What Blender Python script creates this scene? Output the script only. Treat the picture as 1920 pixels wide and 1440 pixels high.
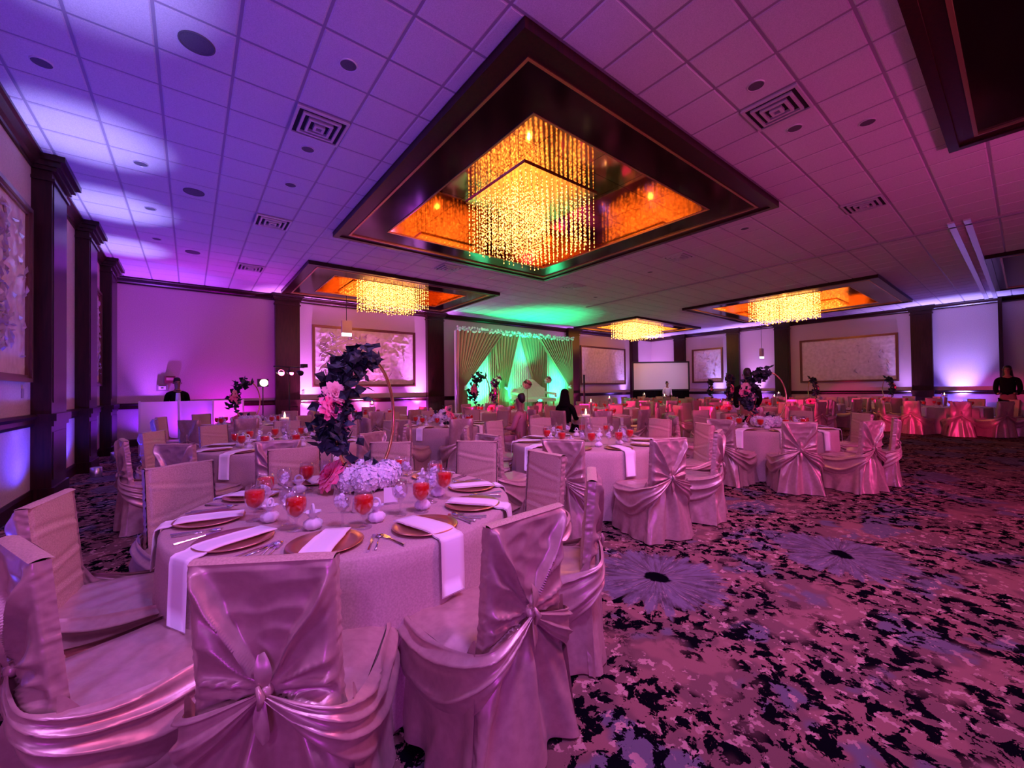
import bpy, bmesh, math, random
from math import sin, cos, pi, sqrt, exp, atan2, radians as R
from mathutils import Matrix, Vector, noise
random.seed(7)
for o in list(bpy.data.objects): bpy.data.objects.remove(o)
C = bpy.context.scene.collection
S = bpy.context.scene
# ------------------------------------------------------------ camera
cam_d = bpy.data.cameras.new('camera'); cam = bpy.data.objects.new('camera', cam_d); C.objects.link(cam)
F_PX = 763.476
cam_d.sensor_width = 36.0; cam_d.lens = F_PX/1920*36.0; cam_d.clip_end = 100; cam_d.clip_start = .05
def _nrm(v): return Vector(v).normalized()
Yd = _nrm((-604, -18, -F_PX)); Xd = _nrm((965, 2, -F_PX)); Zd = Xd.cross(Yd).normalized()
Yd = Zd.cross(Xd).normalized()
M3 = Matrix((Xd, Yd, Zd))
cam.matrix_world = Matrix.Translation((0, 0, 1.45)) @ M3.to_4x4()
S.camera = cam
# ------------------------------------------------------------ world, exposure, lights
w = bpy.data.worlds.new('world'); S.world = w; w.use_nodes = True
w.node_tree.nodes['Background'].inputs[0].default_value = (.25, .08, .4, 1)
w.node_tree.nodes['Background'].inputs[1].default_value = .02
S.view_settings.view_transform = 'Standard'; S.view_settings.look = 'None'
S.view_settings.exposure = 0.58; S.view_settings.gamma = 1.0; S.view_settings.use_curve_mapping = False
H = 4.70; TT = .76; WX = -1.66; WY = 15.4; EX = 24.0; FY = -5.2

def lamp(kind, loc, to, col, power, size=.04, spot=70, blend=1.0, name='fill_light'):
    d = bpy.data.lights.new(name, kind); d.color = col; d.energy = power
    if kind == 'SPOT':
        d.spot_size = R(spot); d.spot_blend = blend; d.shadow_soft_size = size
    elif kind == 'AREA':
        d.shape = 'SQUARE'; d.size = size
    else: d.shadow_soft_size = size
    o = bpy.data.objects.new(name, d); C.objects.link(o); o.location = loc
    if to is not None:
        v = Vector(to)-Vector(loc); o.rotation_euler = v.to_track_quat('-Z', 'Y').to_euler()
    return o
LAV = (.56, .17, 1.0); PNK = (1.0, .12, .42); RED = (1.0, .02, .16); WRM = (1.0, .36, .09)
# unseen fill lamps added behind the camera, under the ceiling and near the walls
lamp('AREA', (.8, -2.6, 4.3), (2.6, 4.0, .6), LAV, 15, 2.0)
lamp('AREA', (5.5, -2.6, 3.8), (2.0, 4.5, .7), PNK, 17, 1.6)
lamp('AREA', (1.0, .1, 4.55), (1.0, 1.4, 0), (.62, .27, 1.0), 88, .4)
lamp('AREA', (4.2, -.6, 4.55), (3.6, 2.2, 0), (1, .21, .56), 80, .4)
lamp('SPOT', (-1.3, -1.6, 3.4), (1.0, 2.4, .7), (.62, .25, 1.0), 85, .10, 90)
lamp('SPOT', (-1.2, -2.5, 1.2), (6.5, 6, H), (.46, .05, .80), 135, .3, 150)
lamp('SPOT', (7.5, -3.5, 1.2), (9.5, 4, H), (1, .08, .5), 330, .3, 150)
lamp('SPOT', (9.0, .9, 4.55), (7.2, 3.0, 0), (.9, .2, .75), 75, .06, 80)
lamp('SPOT', (2.9, .9, 4.55), (3.7, 2.7, .2), (.78, .28, 1), 260, .06, 80)
lamp('SPOT', (1.2, 9.6, 4.6), (1.4, 8.4, 0), (.5, .10, .9), 35, .06, 90)
lamp('SPOT', (9.8, 9.6, 4.6), (8.8, 10.2, 0), (.95, .15, .55), 70, .06, 110)
lamp('SPOT', (12.5, 5.2, 4.6), (13.2, 6.2, 0), (.95, .15, .5), 50, .06, 110)
lamp('SPOT', (22.6, 5.4, 4.6), (19.5, 6, 0), (.95, .15, .5), 45, .06, 120)
lamp('SPOT', (-1.45, 4.2, .3), (.0, 4.7, H), (.02, .03, 1), 240, .05, 84)
lamp('SPOT', (-1.2, 6.2, .3), (.0, 8.6, H), (.02, .02, 1), 70, .05, 90)
lamp('SPOT', (.4, 11.6, .3), (.6, 15.4, 2.4), (.55, 0, .60), 170, .05, 120)
lamp('SPOT', (17.5, 8.2, 4.4), (20.9, 12.8, 2.1), (.62, .45, 1), 420, .05, 36)
for _t, _p, _c in (((15.8, 2.3, .4), 1500, 4.2), ((16.2, .95, .4), 1100, 3.6), ((13.9, 4.3, .6), 520, 5), ((6.35, 3.75, .4), 220, 5), ((10.6, 6.5, .7), 380, 7), ((5.4, 3.9, .9), 60, 6), ((12.3, 3.4, .6), 300, 5)):
    lamp('SPOT', (-.9, -2.2, 4.0), _t, (1, .02, .17), _p*3.4, .04, _c, .35, 'red_pin_spot')
lamp('SPOT', (1.2, 5.2, 4.6), (1.4, 5.2, 0), (.6, .24, 1), 70, .06, 140)
# ------------------------------------------------------------ materials
def mat(name, col, rough=.5, metal=0.0, **k):
    m = bpy.data.materials.new(name); m.use_nodes = True
    b = m.node_tree.nodes['Principled BSDF']
    b.inputs['Base Color'].default_value = (*col, 1); b.inputs['Roughness'].default_value = rough
    b.inputs['Metallic'].default_value = metal
    for kk, v in k.items():
        b.inputs[kk.replace('_', ' ')].default_value = v
    return m
def nodes(m):
    nt = m.node_tree; return nt, nt.nodes, nt.links, nt.nodes['Principled BSDF']
def add_noise(m, scale, c1, c2, bump=0.0, detail=4, bscale=None, dist=.01, stretch=None):
    nt, N, L, b = nodes(m)
    tc = N.new('ShaderNodeTexCoord'); src = tc.outputs['Object']
    if stretch:
        mp = N.new('ShaderNodeMapping'); mp.inputs['Scale'].default_value = stretch; L.new(src, mp.inputs[0]); src = mp.outputs[0]
    n = N.new('ShaderNodeTexNoise'); n.inputs['Scale'].default_value = scale; n.inputs['Detail'].default_value = detail
    L.new(src, n.inputs['Vector'])
    r = N.new('ShaderNodeValToRGB'); r.color_ramp.elements[0].position = .35; r.color_ramp.elements[1].position = .65
    r.color_ramp.elements[0].color = (*c1, 1); r.color_ramp.elements[1].color = (*c2, 1)
    L.new(n.outputs['Fac'], r.inputs[0]); L.new(r.outputs[0], b.inputs['Base Color'])
    if bump:
        n2 = N.new('ShaderNodeTexNoise'); n2.inputs['Scale'].default_value = bscale or scale; n2.inputs['Detail'].default_value = 5
        L.new(src, n2.inputs['Vector'])
        bp = N.new('ShaderNodeBump'); bp.inputs['Strength'].default_value = bump; bp.inputs['Distance'].default_value = dist
        L.new(n2.outputs['Fac'], bp.inputs['Height']); L.new(bp.outputs[0], b.inputs['Normal'])
    return m
def emis(name, col, strength, sample=False):
    m = mat(name, (0, 0, 0), .6); b = m.node_tree.nodes['Principled BSDF']
    b.inputs['Emission Color'].default_value = (*col, 1); b.inputs['Emission Strength'].default_value = strength
    if not sample: m.cycles.emission_sampling = 'NONE'
    return m
satin = add_noise(mat('champagne_satin', (.60, .40, .36), .34, .30, Sheen_Weight=.05, Specular_IOR_Level=.8), 30, (.56, .36, .33), (.49, .30, .28), .12, 4, 22, .006)
satin_front = add_noise(mat('champagne_satin_matt_face', (.60, .42, .34), .6, 0, Specular_IOR_Level=.3), 160, (.60, .40, .33), (.46, .30, .24), .15, 3, 14, .004)
cloth = add_noise(mat('table_linen', (.58, .42, .40), .62, 0, Sheen_Weight=.1, Specular_IOR_Level=.2), 120, (.56, .38, .37), (.46, .31, .30), .3, 4, 60, .003)
white_linen = mat('white_napkin_linen', (.86, .80, .86), .8)
wall_m = add_noise(mat('wall_vinyl', (.6, .5, .48), .6, 0, Specular_IOR_Level=.25), 60, (.56, .42, .45), (.46, .34, .37), .35, 5, 40, .006)
wood = add_noise(mat('mahogany', (.07, .012, .012), .3, 0, Specular_IOR_Level=.28), 3, (.034, .006, .006), (.014, .003, .003), .05, 6, 20, .003, (12, 12, 1))
black_lac = mat('black_lacquer', (.006, .002, .003), .13, 0, Specular_IOR_Level=.35)
gold_trim = mat('bronze_trim', (.55, .30, .14), .35, .9)
gold = mat('polished_gold', (.85, .52, .24), .22, 1)
rose = mat('rose_gold_charger', (.72, .36, .24), .28, .85)
silver = mat('cutlery_steel', (.8, .8, .85), .16, 1)
ceil_m = add_noise(mat('ceiling_tile_fibre', (.62, .58, .6), .9), 150, (.66, .62, .63), (.52, .48, .50), .5, 4, 120, .004)
bar_m = mat('ceiling_tee_bar', (.30, .26, .30), .5)
plenum = mat('ceiling_void', (.05, .04, .05), .9)
speaker_m = add_noise(mat('speaker_mesh', (.10, .09, .11), .7), 300, (.13, .12, .14), (.06, .05, .07))
vent_m = mat('vent_metal', (.62, .60, .62), .35, .3)
dark_hole = mat('vent_void', (.01, .008, .01), .8)
mirror_m = mat('bronze_mirror', (.60, .33, .16), .07, 1)
bead_hot = emis('lit_crystal', (1.0, .36, .07), 5.5)
def _bead():
    nt, N, L, b = nodes(bead_hot); tc = N.new('ShaderNodeTexCoord'); oi = N.new('ShaderNodeObjectInfo')
    ad = N.new('ShaderNodeVectorMath'); ad.operation = 'ADD'; L.new(tc.outputs['Object'], ad.inputs[0]); L.new(oi.outputs['Location'], ad.inputs[1])
    n = N.new('ShaderNodeTexNoise'); n.inputs['Scale'].default_value = 34; n.inputs['Detail'].default_value = 1; L.new(ad.outputs[0], n.inputs['Vector'])
    mr = N.new('ShaderNodeMapRange'); mr.inputs['From Min'].default_value = .40; mr.inputs['From Max'].default_value = .66; mr.inputs['To Min'].default_value = .5; mr.inputs['To Max'].default_value = 9
    L.new(n.outputs['Fac'], mr.inputs['Value']); L.new(mr.outputs[0], b.inputs['Emission Strength'])
_bead()
wire_m = emis('lit_strand', (1.0, .13, .02), .45)
relief_m = add_noise(mat('plaster_relief', (.66, .55, .56), .38), 8, (.70, .58, .60), (.56, .45, .46), .3, 5, 30, .01)
def thin_glass(name, tint, lo, hi):
    m = bpy.data.materials.new(name); m.use_nodes = True; nt = m.node_tree; N = nt.nodes; L = nt.links
    N.remove(N['Principled BSDF']); out = N['Material Output']
    tr = N.new('ShaderNodeBsdfTransparent'); tr.inputs[0].default_value = (*tint, 1)
    gl_ = N.new('ShaderNodeBsdfGlossy'); gl_.inputs['Roughness'].default_value = .06; gl_.inputs[0].default_value = (1, 1, 1, 1)
    lw = N.new('ShaderNodeLayerWeight'); lw.inputs[0].default_value = .35
    mr = N.new('ShaderNodeMapRange'); mr.inputs['To Min'].default_value = lo; mr.inputs['To Max'].default_value = hi
    mx = N.new('ShaderNodeMixShader'); L.new(lw.outputs['Facing'], mr.inputs['Value']); L.new(mr.outputs[0], mx.inputs[0])
    L.new(tr.outputs[0], mx.inputs[1]); L.new(gl_.outputs[0], mx.inputs[2]); L.new(mx.outputs[0], out.inputs[0]); return m
glass = thin_glass('clear_glass', (.96, .95, .98), .03, .38)
juice = mat('red_punch', (.72, .006, .004), .3, 0, Specular_IOR_Level=.2)
_b = juice.node_tree.nodes['Principled BSDF']
ice_m = mat('ice_water', (.80, .76, .86), .2)
wax = mat('white_wax', (.85, .75, .68), .5, 0, Subsurface_Weight=.0)
flame_m = emis('candle_flame', (1.0, .62, .25), 14)
tulle = mat('white_tulle', (.82, .76, .86), .8, 0, Sheen_Weight=.4)
hyd_m = add_noise(mat('white_hydrangea', (.85, .82, .92), .8), 40, (.90, .86, .95), (.66, .62, .78))
pink_m = add_noise(mat('pink_peony', (.95, .10, .30), .7), 30, (.95, .08, .26), (.95, .30, .50))
blush_m = mat('blush_rose', (.85, .42, .46), .7)
leaf_m = mat('dark_foliage', (.010, .020, .030), .55)
leaf2_m = mat('dusty_blue_foliage', (.03, .05, .09), .6)
burg_m = mat('burgundy_bloom', (.16, .008, .03), .6)
black_m = mat('matt_black', (.008, .008, .01), .5)
fabric_black = mat('black_cloth', (.006, .004, .006), .9, 0, Specular_IOR_Level=.1)
shirt_m = mat('white_shirt', (.75, .72, .8), .8)
skin_m = mat('brown_skin', (.28, .13, .09), .5)
hair_m = mat('black_hair', (.012, .006, .008), .5)
pinkdress = mat('rose_dress', (.50, .18, .22), .6)
white_plastic = mat('white_panel_cloth', (.72, .70, .78), .6)
screen_m = mat('projector_screen', (.75, .72, .78), .8)
drape_tan = mat('champagne_drape', (.42, .25, .17), .6, 0, Sheen_Weight=.3)
drape_white = mat('white_sheer_drape', (.82, .84, .82), .7)
settee_m = mat('ivory_upholstery', (.80, .78, .70), .45)
grey_metal = mat('silver_can', (.6, .6, .62), .3, .9)
outlet_m = mat('outlet_plate', (.25, .18, .2), .4)

def carpet():
    m = mat('patterned_carpet', (.3, .15, .18), .95, 0, Specular_IOR_Level=.0); nt, N, L, b = nodes(m)
    tc = N.new('ShaderNodeTexCoord'); P = tc.outputs['Object']
    def nz(scale, detail=3, rough=.55, vec=P, dist=0):
        n = N.new('ShaderNodeTexNoise'); n.inputs['Scale'].default_value = scale; n.inputs['Detail'].default_value = detail
        n.inputs['Roughness'].default_value = rough; n.inputs['Distortion'].default_value = dist
        L.new(vec, n.inputs['Vector']); return n.outputs['Fac']
    def mth(op, a, b2=None, c=None):
        n = N.new('ShaderNodeMath'); n.operation = op
        for i, v in enumerate((a, b2, c)):
            if v is None: continue
            if isinstance(v, (int, float)): n.inputs[i].default_value = v
            else: L.new(v, n.inputs[i])
        return n.outputs[0]
    def step(x, lo, hi):
        n = N.new('ShaderNodeMapRange'); n.inputs['From Min'].default_value = lo; n.inputs['From Max'].default_value = hi
        n.interpolation_type = 'SMOOTHSTEP'; L.new(x, n.inputs['Value']); return n.outputs['Result']
    def mix(f, a, c2):
        n = N.new('ShaderNodeMix'); n.data_type = 'RGBA'
        L.new(f, n.inputs['Factor'])
        if isinstance(a, tuple): n.inputs['A'].default_value = (*a, 1)
        else: L.new(a, n.inputs['A'])
        if isinstance(c2, tuple): n.inputs['B'].default_value = (*c2, 1)
        else: L.new(c2, n.inputs['B'])
        return n.outputs['Result']
    # base blotches
    base = mix(step(nz(3.2, 2), .44, .50), (.24, .112, .105), (.16, .080, .080))
    base = mix(step(nz(1.6, 3), .56, .60), base, (.125, .105, .14))
    base = mix(mth('MULTIPLY', step(nz(15, 3, .6), .57, .60), step(nz(1.3, 2), .40, .54)), base, (.44, .26, .24))
    # large flowers: voronoi cells with petals turning round the centre
    v = N.new('ShaderNodeTexVoronoi'); v.inputs['Scale'].default_value = .62; v.inputs['Randomness'].default_value = .8
    L.new(P, v.inputs['Vector'])
    vm = N.new('ShaderNodeVectorMath'); vm.operation = 'SUBTRACT'; L.new(P, vm.inputs[0]); L.new(v.outputs['Position'], vm.inputs[1])
    sx = N.new('ShaderNodeSeparateXYZ'); L.new(vm.outputs[0], sx.inputs[0])
    ang = mth('ARCTAN2', sx.outputs[1], sx.outputs[0]); rad = v.outputs['Distance']
    r0 = mth('SQRT', mth('ADD', mth('MULTIPLY', sx.outputs[0], sx.outputs[0]), mth('MULTIPLY', sx.outputs[1], sx.outputs[1])))
    cmb = N.new('ShaderNodeCombineXYZ'); L.new(mth('MULTIPLY', mth('SINE', ang), 2.2), cmb.inputs[0]); L.new(mth('MULTIPLY', mth('COSINE', ang), 2.2), cmb.inputs[1]); L.new(mth('MULTIPLY', r0, 1.2), cmb.inputs[2])
    pet = nz(3.2, 3, .6, cmb.outputs[0])
    edge = mth('ADD', r0, mth('MULTIPLY', pet, .55))
    selr = N.new('ShaderNodeSeparateXYZ'); L.new(v.outputs['Color'], selr.inputs[0])
    sel = step(selr.outputs[0], .45, .5)
    petal_in = mth('MULTIPLY', mth('SUBTRACT', 1.0, step(edge, .72, .78)), sel)
    petc = mix(step(pet, .40, .62), (.16, .125, .18), (.10, .07, .09))
    petc = mix(step(nz(7, 3, .6, cmb.outputs[0]), .58, .64), petc, (.27, .18, .21))
    base = mix(petal_in, base, petc)
    # dark blots
    d1 = step(nz(10.5, 5, .66, P, .35), .51, .53)
    clus = step(nz(1.4, 3), .40, .50)
    dark = mth('MULTIPLY', d1, clus)
    dark = mth('MULTIPLY', dark, mth('SUBTRACT', 1.0, mth('MULTIPLY', petal_in, .75)))
    d2 = mth('MULTIPLY', mth('SUBTRACT', 1.0, step(mth('ADD', r0, mth('MULTIPLY', nz(9, 3), .16)), .15, .18)), sel)
    base = mix(mth('MAXIMUM', dark, d2), base, (.003, .002, .005))
    L.new(base, b.inputs['Base Color'])
    bp = N.new('ShaderNodeBump'); bp.inputs['Strength'].default_value = .4; bp.inputs['Distance'].default_value = .006
    L.new(nz(260, 2), bp.inputs['Height']); L.new(bp.outputs[0], b.inputs['Normal'])
    return m
carpet_m = carpet()
# ------------------------------------------------------------ mesh helpers
class MB:
    def __init__(s): s.v = []; s.f = []
    def add(s, vs, fs):
        n = len(s.v); s.v += [tuple(p) for p in vs]; s.f += [tuple(i+n for i in f) for f in fs]; return s
    def box(s, x0, x1, y0, y1, z0, z1):
        return s.add([(x0,y0,z0),(x1,y0,z0),(x1,y1,z0),(x0,y1,z0),(x0,y0,z1),(x1,y0,z1),(x1,y1,z1),(x0,y1,z1)],
                     [(3,2,1,0),(4,5,6,7),(0,1,5,4),(1,2,6,5),(2,3,7,6),(3,0,4,7)])
    def obox(s, c, ux, uy, uz):
        c = Vector(c); ux = Vector(ux); uy = Vector(uy); uz = Vector(uz)
        P = [c+a*ux+b*uy+d*uz for d in (-1, 1) for b in (-1, 1) for a in (-1, 1)]
        return s.add(P, [(2,3,1,0),(4,5,7,6),(0,1,5,4),(1,3,7,5),(3,2,6,7),(2,0,4,6)])
    def tube(s, pts, rads, n=8, cap=True, closed=False):
        pts = [Vector(p) for p in pts]
        if not isinstance(rads, (list, tuple)): rads = [rads]*len(pts)
        rings = []; up = Vector((0, 0, 1)); prev = None
        for i, p in enumerate(pts):
            a = pts[i-1] if (i or closed) else pts[i]; b = pts[(i+1) % len(pts)] if (i < len(pts)-1 or closed) else pts[i]
            t = (b-a).normalized()
            if prev is None:
                r = t.cross(up)
                if r.length < 1e-3: r = t.cross(Vector((1, 0, 0)))
                r.normalize()
            else:
                r = (prev-t*prev.dot(t)).normalized()
            prev = r; q = t.cross(r)
            rings.append([p+rads[i]*(cos(2*pi*k/n)*r+sin(2*pi*k/n)*q) for k in range(n)])
        vs = [v for rg in rings for v in rg]; fs = []
        m = len(rings)
        for i in range(m if closed else m-1):
            j = (i+1) % m
            for k in range(n):
                fs.append((i*n+k, i*n+(k+1) % n, j*n+(k+1) % n, j*n+k))
        if cap and not closed:
            fs.append(tuple(range(n-1, -1, -1))); fs.append(tuple((m-1)*n+k for k in range(n)))
        return s.add(vs, fs)
    def lathe(s, prof, n=16, c=(0, 0, 0), cap0=True, cap1=True, wob=None):
        vs = []; fs = []
        for i, (r, z) in enumerate(prof):
            for k in range(n):
                a = 2*pi*k/n; rr = r*(wob(a, i) if wob else 1)
                vs.append((c[0]+rr*cos(a), c[1]+rr*sin(a), c[2]+z))
        for i in range(len(prof)-1):
            for k in range(n):
                fs.append((i*n+k, i*n+(k+1) % n, (i+1)*n+(k+1) % n, (i+1)*n+k))
        if cap0: fs.append(tuple(range(n-1, -1, -1)))
        if cap1: fs.append(tuple((len(prof)-1)*n+k for k in range(n)))
        return s.add(vs, fs)
    def ball(s, c, r, n=8, m=6, sq=(1, 1, 1)):
        vs = [(c[0], c[1], c[2]-r*sq[2])]; fs = []
        for i in range(1, m):
            t = -pi/2+pi*i/m
            for k in range(n):
                a = 2*pi*k/n; vs.append((c[0]+r*sq[0]*cos(t)*cos(a), c[1]+r*sq[1]*cos(t)*sin(a), c[2]+r*sq[2]*sin(t)))
        vs.append((c[0], c[1], c[2]+r*sq[2]))
        for k in range(n): fs.append((0, 1+(k+1) % n, 1+k))
        for i in range(m-2):
            for k in range(n):
                a = 1+i*n+k; b = 1+i*n+(k+1) % n; fs.append((a, b, b+n, a+n))
        for k in range(n): fs.append((len(vs)-1, 1+(m-2)*n+k, 1+(m-2)*n+(k+1) % n))
        return s.add(vs, fs)
    def grid(s, fn, nu, nv, closed=False):
        vs = [fn(i/nu, j/nv) for j in range(nv+1) for i in range(nu if closed else nu+1)]
        wd = nu if closed else nu+1; fs = []
        for j in range(nv):
            for i in range(nu):
                a = j*wd+i; b = j*wd+(i+1) % wd; fs.append((a, b, b+wd, a+wd))
        return s.add(vs, fs)
    def mesh(s, name, m, smooth=False):
        me = bpy.data.meshes.new(name); me.from_pydata(s.v, [], s.f); me.materials.append(m)
        if smooth: me.shade_smooth() if hasattr(me, 'shade_smooth') else me.polygons.foreach_set('use_smooth', [True]*len(me.polygons))
        me.update(); return me
    def build(s, name, m, parent=None, smooth=False, loc=None):
        o = bpy.data.objects.new(name, s.mesh(name, m, smooth)); C.objects.link(o)
        if parent: o.parent = parent
        if loc: o.location = loc
        return o
def inst(name, me, parent=None, loc=(0, 0, 0), rz=0):
    o = bpy.data.objects.new(name, me); C.objects.link(o); o.location = loc
    if rz: o.rotation_euler = (0, 0, rz)
    if parent: o.parent = parent
    return o
def tag(o, label=None, cat=None, group=None, kind=None):
    if label: o['label'] = label
    if cat: o['category'] = cat
    if group: o['group'] = group
    if kind: o['kind'] = kind
    return o
def empty(name, loc, rz=0, label=None, cat=None, group=None):
    o = bpy.data.objects.new(name, None); C.objects.link(o); o.location = loc; o.rotation_euler = (0, 0, rz); o.empty_display_size = .1
    return tag(o, label, cat, group)
def copy_tree(o, parent=None):
    c = o.copy(); C.objects.link(c); c.parent = parent
    for ch in KIDS.get(o.name, []): copy_tree(ch, c)
    return c
KIDS = {}
def reg(o):
    KIDS[o.name] = [c for c in C.objects if c.parent == o]
    for c in KIDS[o.name]: reg(c)
# ------------------------------------------------------------ setting
def struct(o, label=None):
    o['kind'] = 'structure'
    if label: o['label'] = label
    return o
struct(MB().box(WX-.3, EX+.3, FY-.3, WY+.3, -.1, 0).build('floor', carpet_m), 'dark floral patterned ballroom carpet in mauve, black and grey')
wl = struct(MB().box(WX-.3, WX, FY-.3, WY+.3, 0, H+.8).build('wall_left', wall_m), 'left wall of pale vinyl with dark wood pilasters')
wb = struct(MB().box(WX, EX, WY, WY+.3, 0, H+.8).build('wall_back', wall_m), 'far wall behind the stage, pale vinyl')
wr = struct(MB().box(EX, EX+.3, FY-.3, WY+.3, 0, H+.8).build('wall_right', wall_m), 'far right wall of pale vinyl')
wf = struct(MB().box(WX, EX, FY-.3, FY, 0, H+.8).build('wall_front', wall_m), 'wall behind the camera')
TRAYS = [(2.29, 8.15, 2.65, 8.72), (2.29, 8.15, 10.88, 14.75), (15.85, 21.7, 2.65, 8.72), (15.85, 21.7, 10.88, 14.75),
         (2.29, 8.15, -4.9, .60), (15.85, 21.7, -4.9, .60)]
T = .592; GX = -.24; GY = 5.60; GAP = .013
# ceiling: tee grid, tiles, backing above
def rect_minus(r, hole):
    x0, x1, y0, y1 = r; a0, a1, b0, b1 = hole
    if x1 <= a0 or x0 >= a1 or y1 <= b0 or y0 >= b1: return [r]
    out = []
    if x0 < a0: out.append((x0, a0, y0, y1))
    if x1 > a1: out.append((a1, x1, y0, y1))
    xa, xb = max(x0, a0), min(x1, a1)
    if y0 < b0: out.append((xa, xb, y0, b0))
    if y1 > b1: out.append((xa, xb, b1, y1))
    return out
def minus_all(r):
    rs = [r]
    for h in TRAYS: rs = [q for p in rs for q in rect_minus(p, h)]
    return rs
cb = MB()
for (x0, x1, y0, y1) in minus_all((WX, EX, FY, WY)): cb.box(x0, x1, y0, y1, H+.03, H+.06)
i0 = int((WX-GX)/T)-1; i1 = int((EX-GX)/T)+1; j0 = int((FY-GY)/T)-1; j1 = int((WY-GY)/T)+1
for i in range(i0, i1+1):
    x = GX+i*T
    if not (WX < x < EX): continue
    for (x0, x1, y0, y1) in minus_all((x-GAP, x+GAP, FY, WY)): cb.box(x0, x1, y0, y1, H+.004, H+.03)
for j in range(j0, j1+1):
    y = GY+j*T
    if not (FY < y < WY): continue
    for (x0, x1, y0, y1) in minus_all((WX, EX, y-GAP, y+GAP)): cb.box(x0, x1, y0, y1, H+.005, H+.031)
ceiling = struct(cb.build('ceiling', bar_m), 'dropped ceiling of square acoustic tiles on a tee-bar grid')
def tile_mb(x0, x1, y0, y1):
    m = MB(); e = .012; z0 = H-.004; z1 = H+.028
    vs = [(x0,y0,z1),(x1,y0,z1),(x1,y1,z1),(x0,y1,z1),(x0,y0,z0+e*.7),(x1,y0,z0+e*.7),(x1,y1,z0+e*.7),(x0,y1,z0+e*.7),
          (x0+e,y0+e,z0),(x1-e,y0+e,z0),(x1-e,y1-e,z0),(x0+e,y1-e,z0)]
    return m.add(vs, [(4,5,1,0),(5,6,2,1),(6,7,3,2),(7,4,0,3),(8,9,5,4),(9,10,6,5),(10,11,7,6),(11,8,4,7),(11,10,9,8)])
full_tile = tile_mb(GAP, T-GAP, GAP, T-GAP).mesh('ceiling_tile', ceil_m)
rest = MB(); cand = []
def vis_score(x, y, z=H):
    p = M3.transposed() @ Vector((x, y, z-1.45))
    if p.z > -.3: return None
    px = 960-F_PX*p.x/p.z; py = 720+F_PX*p.y/p.z
    if px < -60 or px > 1980 or py < -60 or py > 1500: return None
    return -p.z
for i in range(i0, i1+1):
    for j in range(j0, j1+1):
        r = (max(GX+i*T+GAP, WX), min(GX+(i+1)*T-GAP, EX), max(GY+j*T+GAP, FY), min(GY+(j+1)*T-GAP, WY))
        if r[1]-r[0] < .05 or r[3]-r[2] < .05: continue
        ps = minus_all(r); whole = len(ps) == 1 and ps[0] == r and abs(r[1]-r[0]-T+2*GAP) < 1e-6 and abs(r[3]-r[2]-T+2*GAP) < 1e-6
        sc = vis_score((r[0]+r[1])/2, (r[2]+r[3])/2)
        cand.append((sc if sc is not None else 99, i, j, ps, whole))
cand.sort(key=lambda t: t[0])
nt_ = 0
for sc, i, j, ps, whole in cand:
    if not ps: continue
    if nt_ < 298 and sc < 90:
        if whole: inst('ceiling_tile', full_tile, ceiling, (GX+i*T, GY+j*T, 0))
        else:
            m = MB()
            for p in ps:
                if p[1]-p[0] > .03 and p[3]-p[2] > .03:
                    q = tile_mb(*p); m.add(q.v, q.f)
            if not m.v: continue
            m.build('ceiling_tile', ceil_m, ceiling)
        nt_ += 1
    else:
        for p in ps:
            if p[1]-p[0] > .03 and p[3]-p[2] > .03:
                q = tile_mb(*p); rest.add(q.v, q.f)
tag(rest.build('ceiling_tile', ceil_m, ceiling), kind='stuff')
# partition track and seam
struct(MB().box(12.0, EX, .62, .72, H-.03, H+.01).box(12.0, EX, .84, .94, H-.03, H+.01).build('trim_1', vent_m), 'pale double partition track across the ceiling')
struct(MB().box(12.33, 12.41, FY, 10.8, H-.03, H+.01).build('trim_2', bar_m), 'dark seam strip across the ceiling tiles')

# coffers
def coffer(k, x0, x1, y0, y1, lab):
    root = empty('ceiling_coffer', ((x0+x1)/2, (y0+y1)/2, H), 0, lab, 'ceiling coffer')
    root['kind'] = 'structure'; del root['category']
    root.name = 'trim_%d' % (k+3)
    cx, cy = (x0+x1)/2, (y0+y1)/2
    hx, hy = (x1-x0)/2, (y1-y0)/2
    def ring(name, a, b, z0, z1, m):
        mb = MB()
        mb.box(-hx+a, hx-a, -hy+a, -hy+b, z0, z1); mb.box(-hx+a, hx-a, hy-b, hy-a, z0, z1)
        mb.box(-hx+a, -hx+b, -hy+b, hy-b, z0, z1); mb.box(hx-b, hx-a, -hy+b, hy-b, z0, z1)
        return mb.build(name, m, root)
    ring('outer_frame', 0, .10, -.10, .06, wood); ring('outer_moulding', .10, .24, -.075, .06, wood)
    ring('bronze_bead', .24, .275, -.085, .02, gold_trim)
    ring('lacquer_soffit', .275, .82, -.06, .06, black_lac)
    ring('inner_bead', .82, .845, -.07, .03, gold_trim)
    ring('mirrored_side', .845, .87, -.05, .56, mirror_m)
    # mirror panels
    ax, ay = hx-.87, hy-.87; nx = 4; ny = max(2, round(ay/ax*4)); px = 2*ax/nx; py = 2*ay/ny
    pm = MB().box(.004, px-.004, .004, py-.004, .50, .52).mesh('mirror_panel', mirror_m)
    for a in range(nx):
        for b in range(ny): inst('mirror_panel', pm, root, (-ax+a*px, -ay+b*py, 0))
    MB().box(-ax-.03, ax+.03, -ay-.03, ay+.03, .525, .56).build('backing_board', plenum, root)
    return root
names = ['large near chandelier coffer, dark lacquer frame with mirrored well', 'coffer in front of the framed relief on the far wall', 'coffer at the right over the far tables', 'small far coffer beyond the green stage', 'dark coffer corner at the top right of the photo', 'dark coffer edge at the right border of the photo']
for k, (t, n) in enumerate(zip(TRAYS, names)): coffer(k, *t, n)

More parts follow.
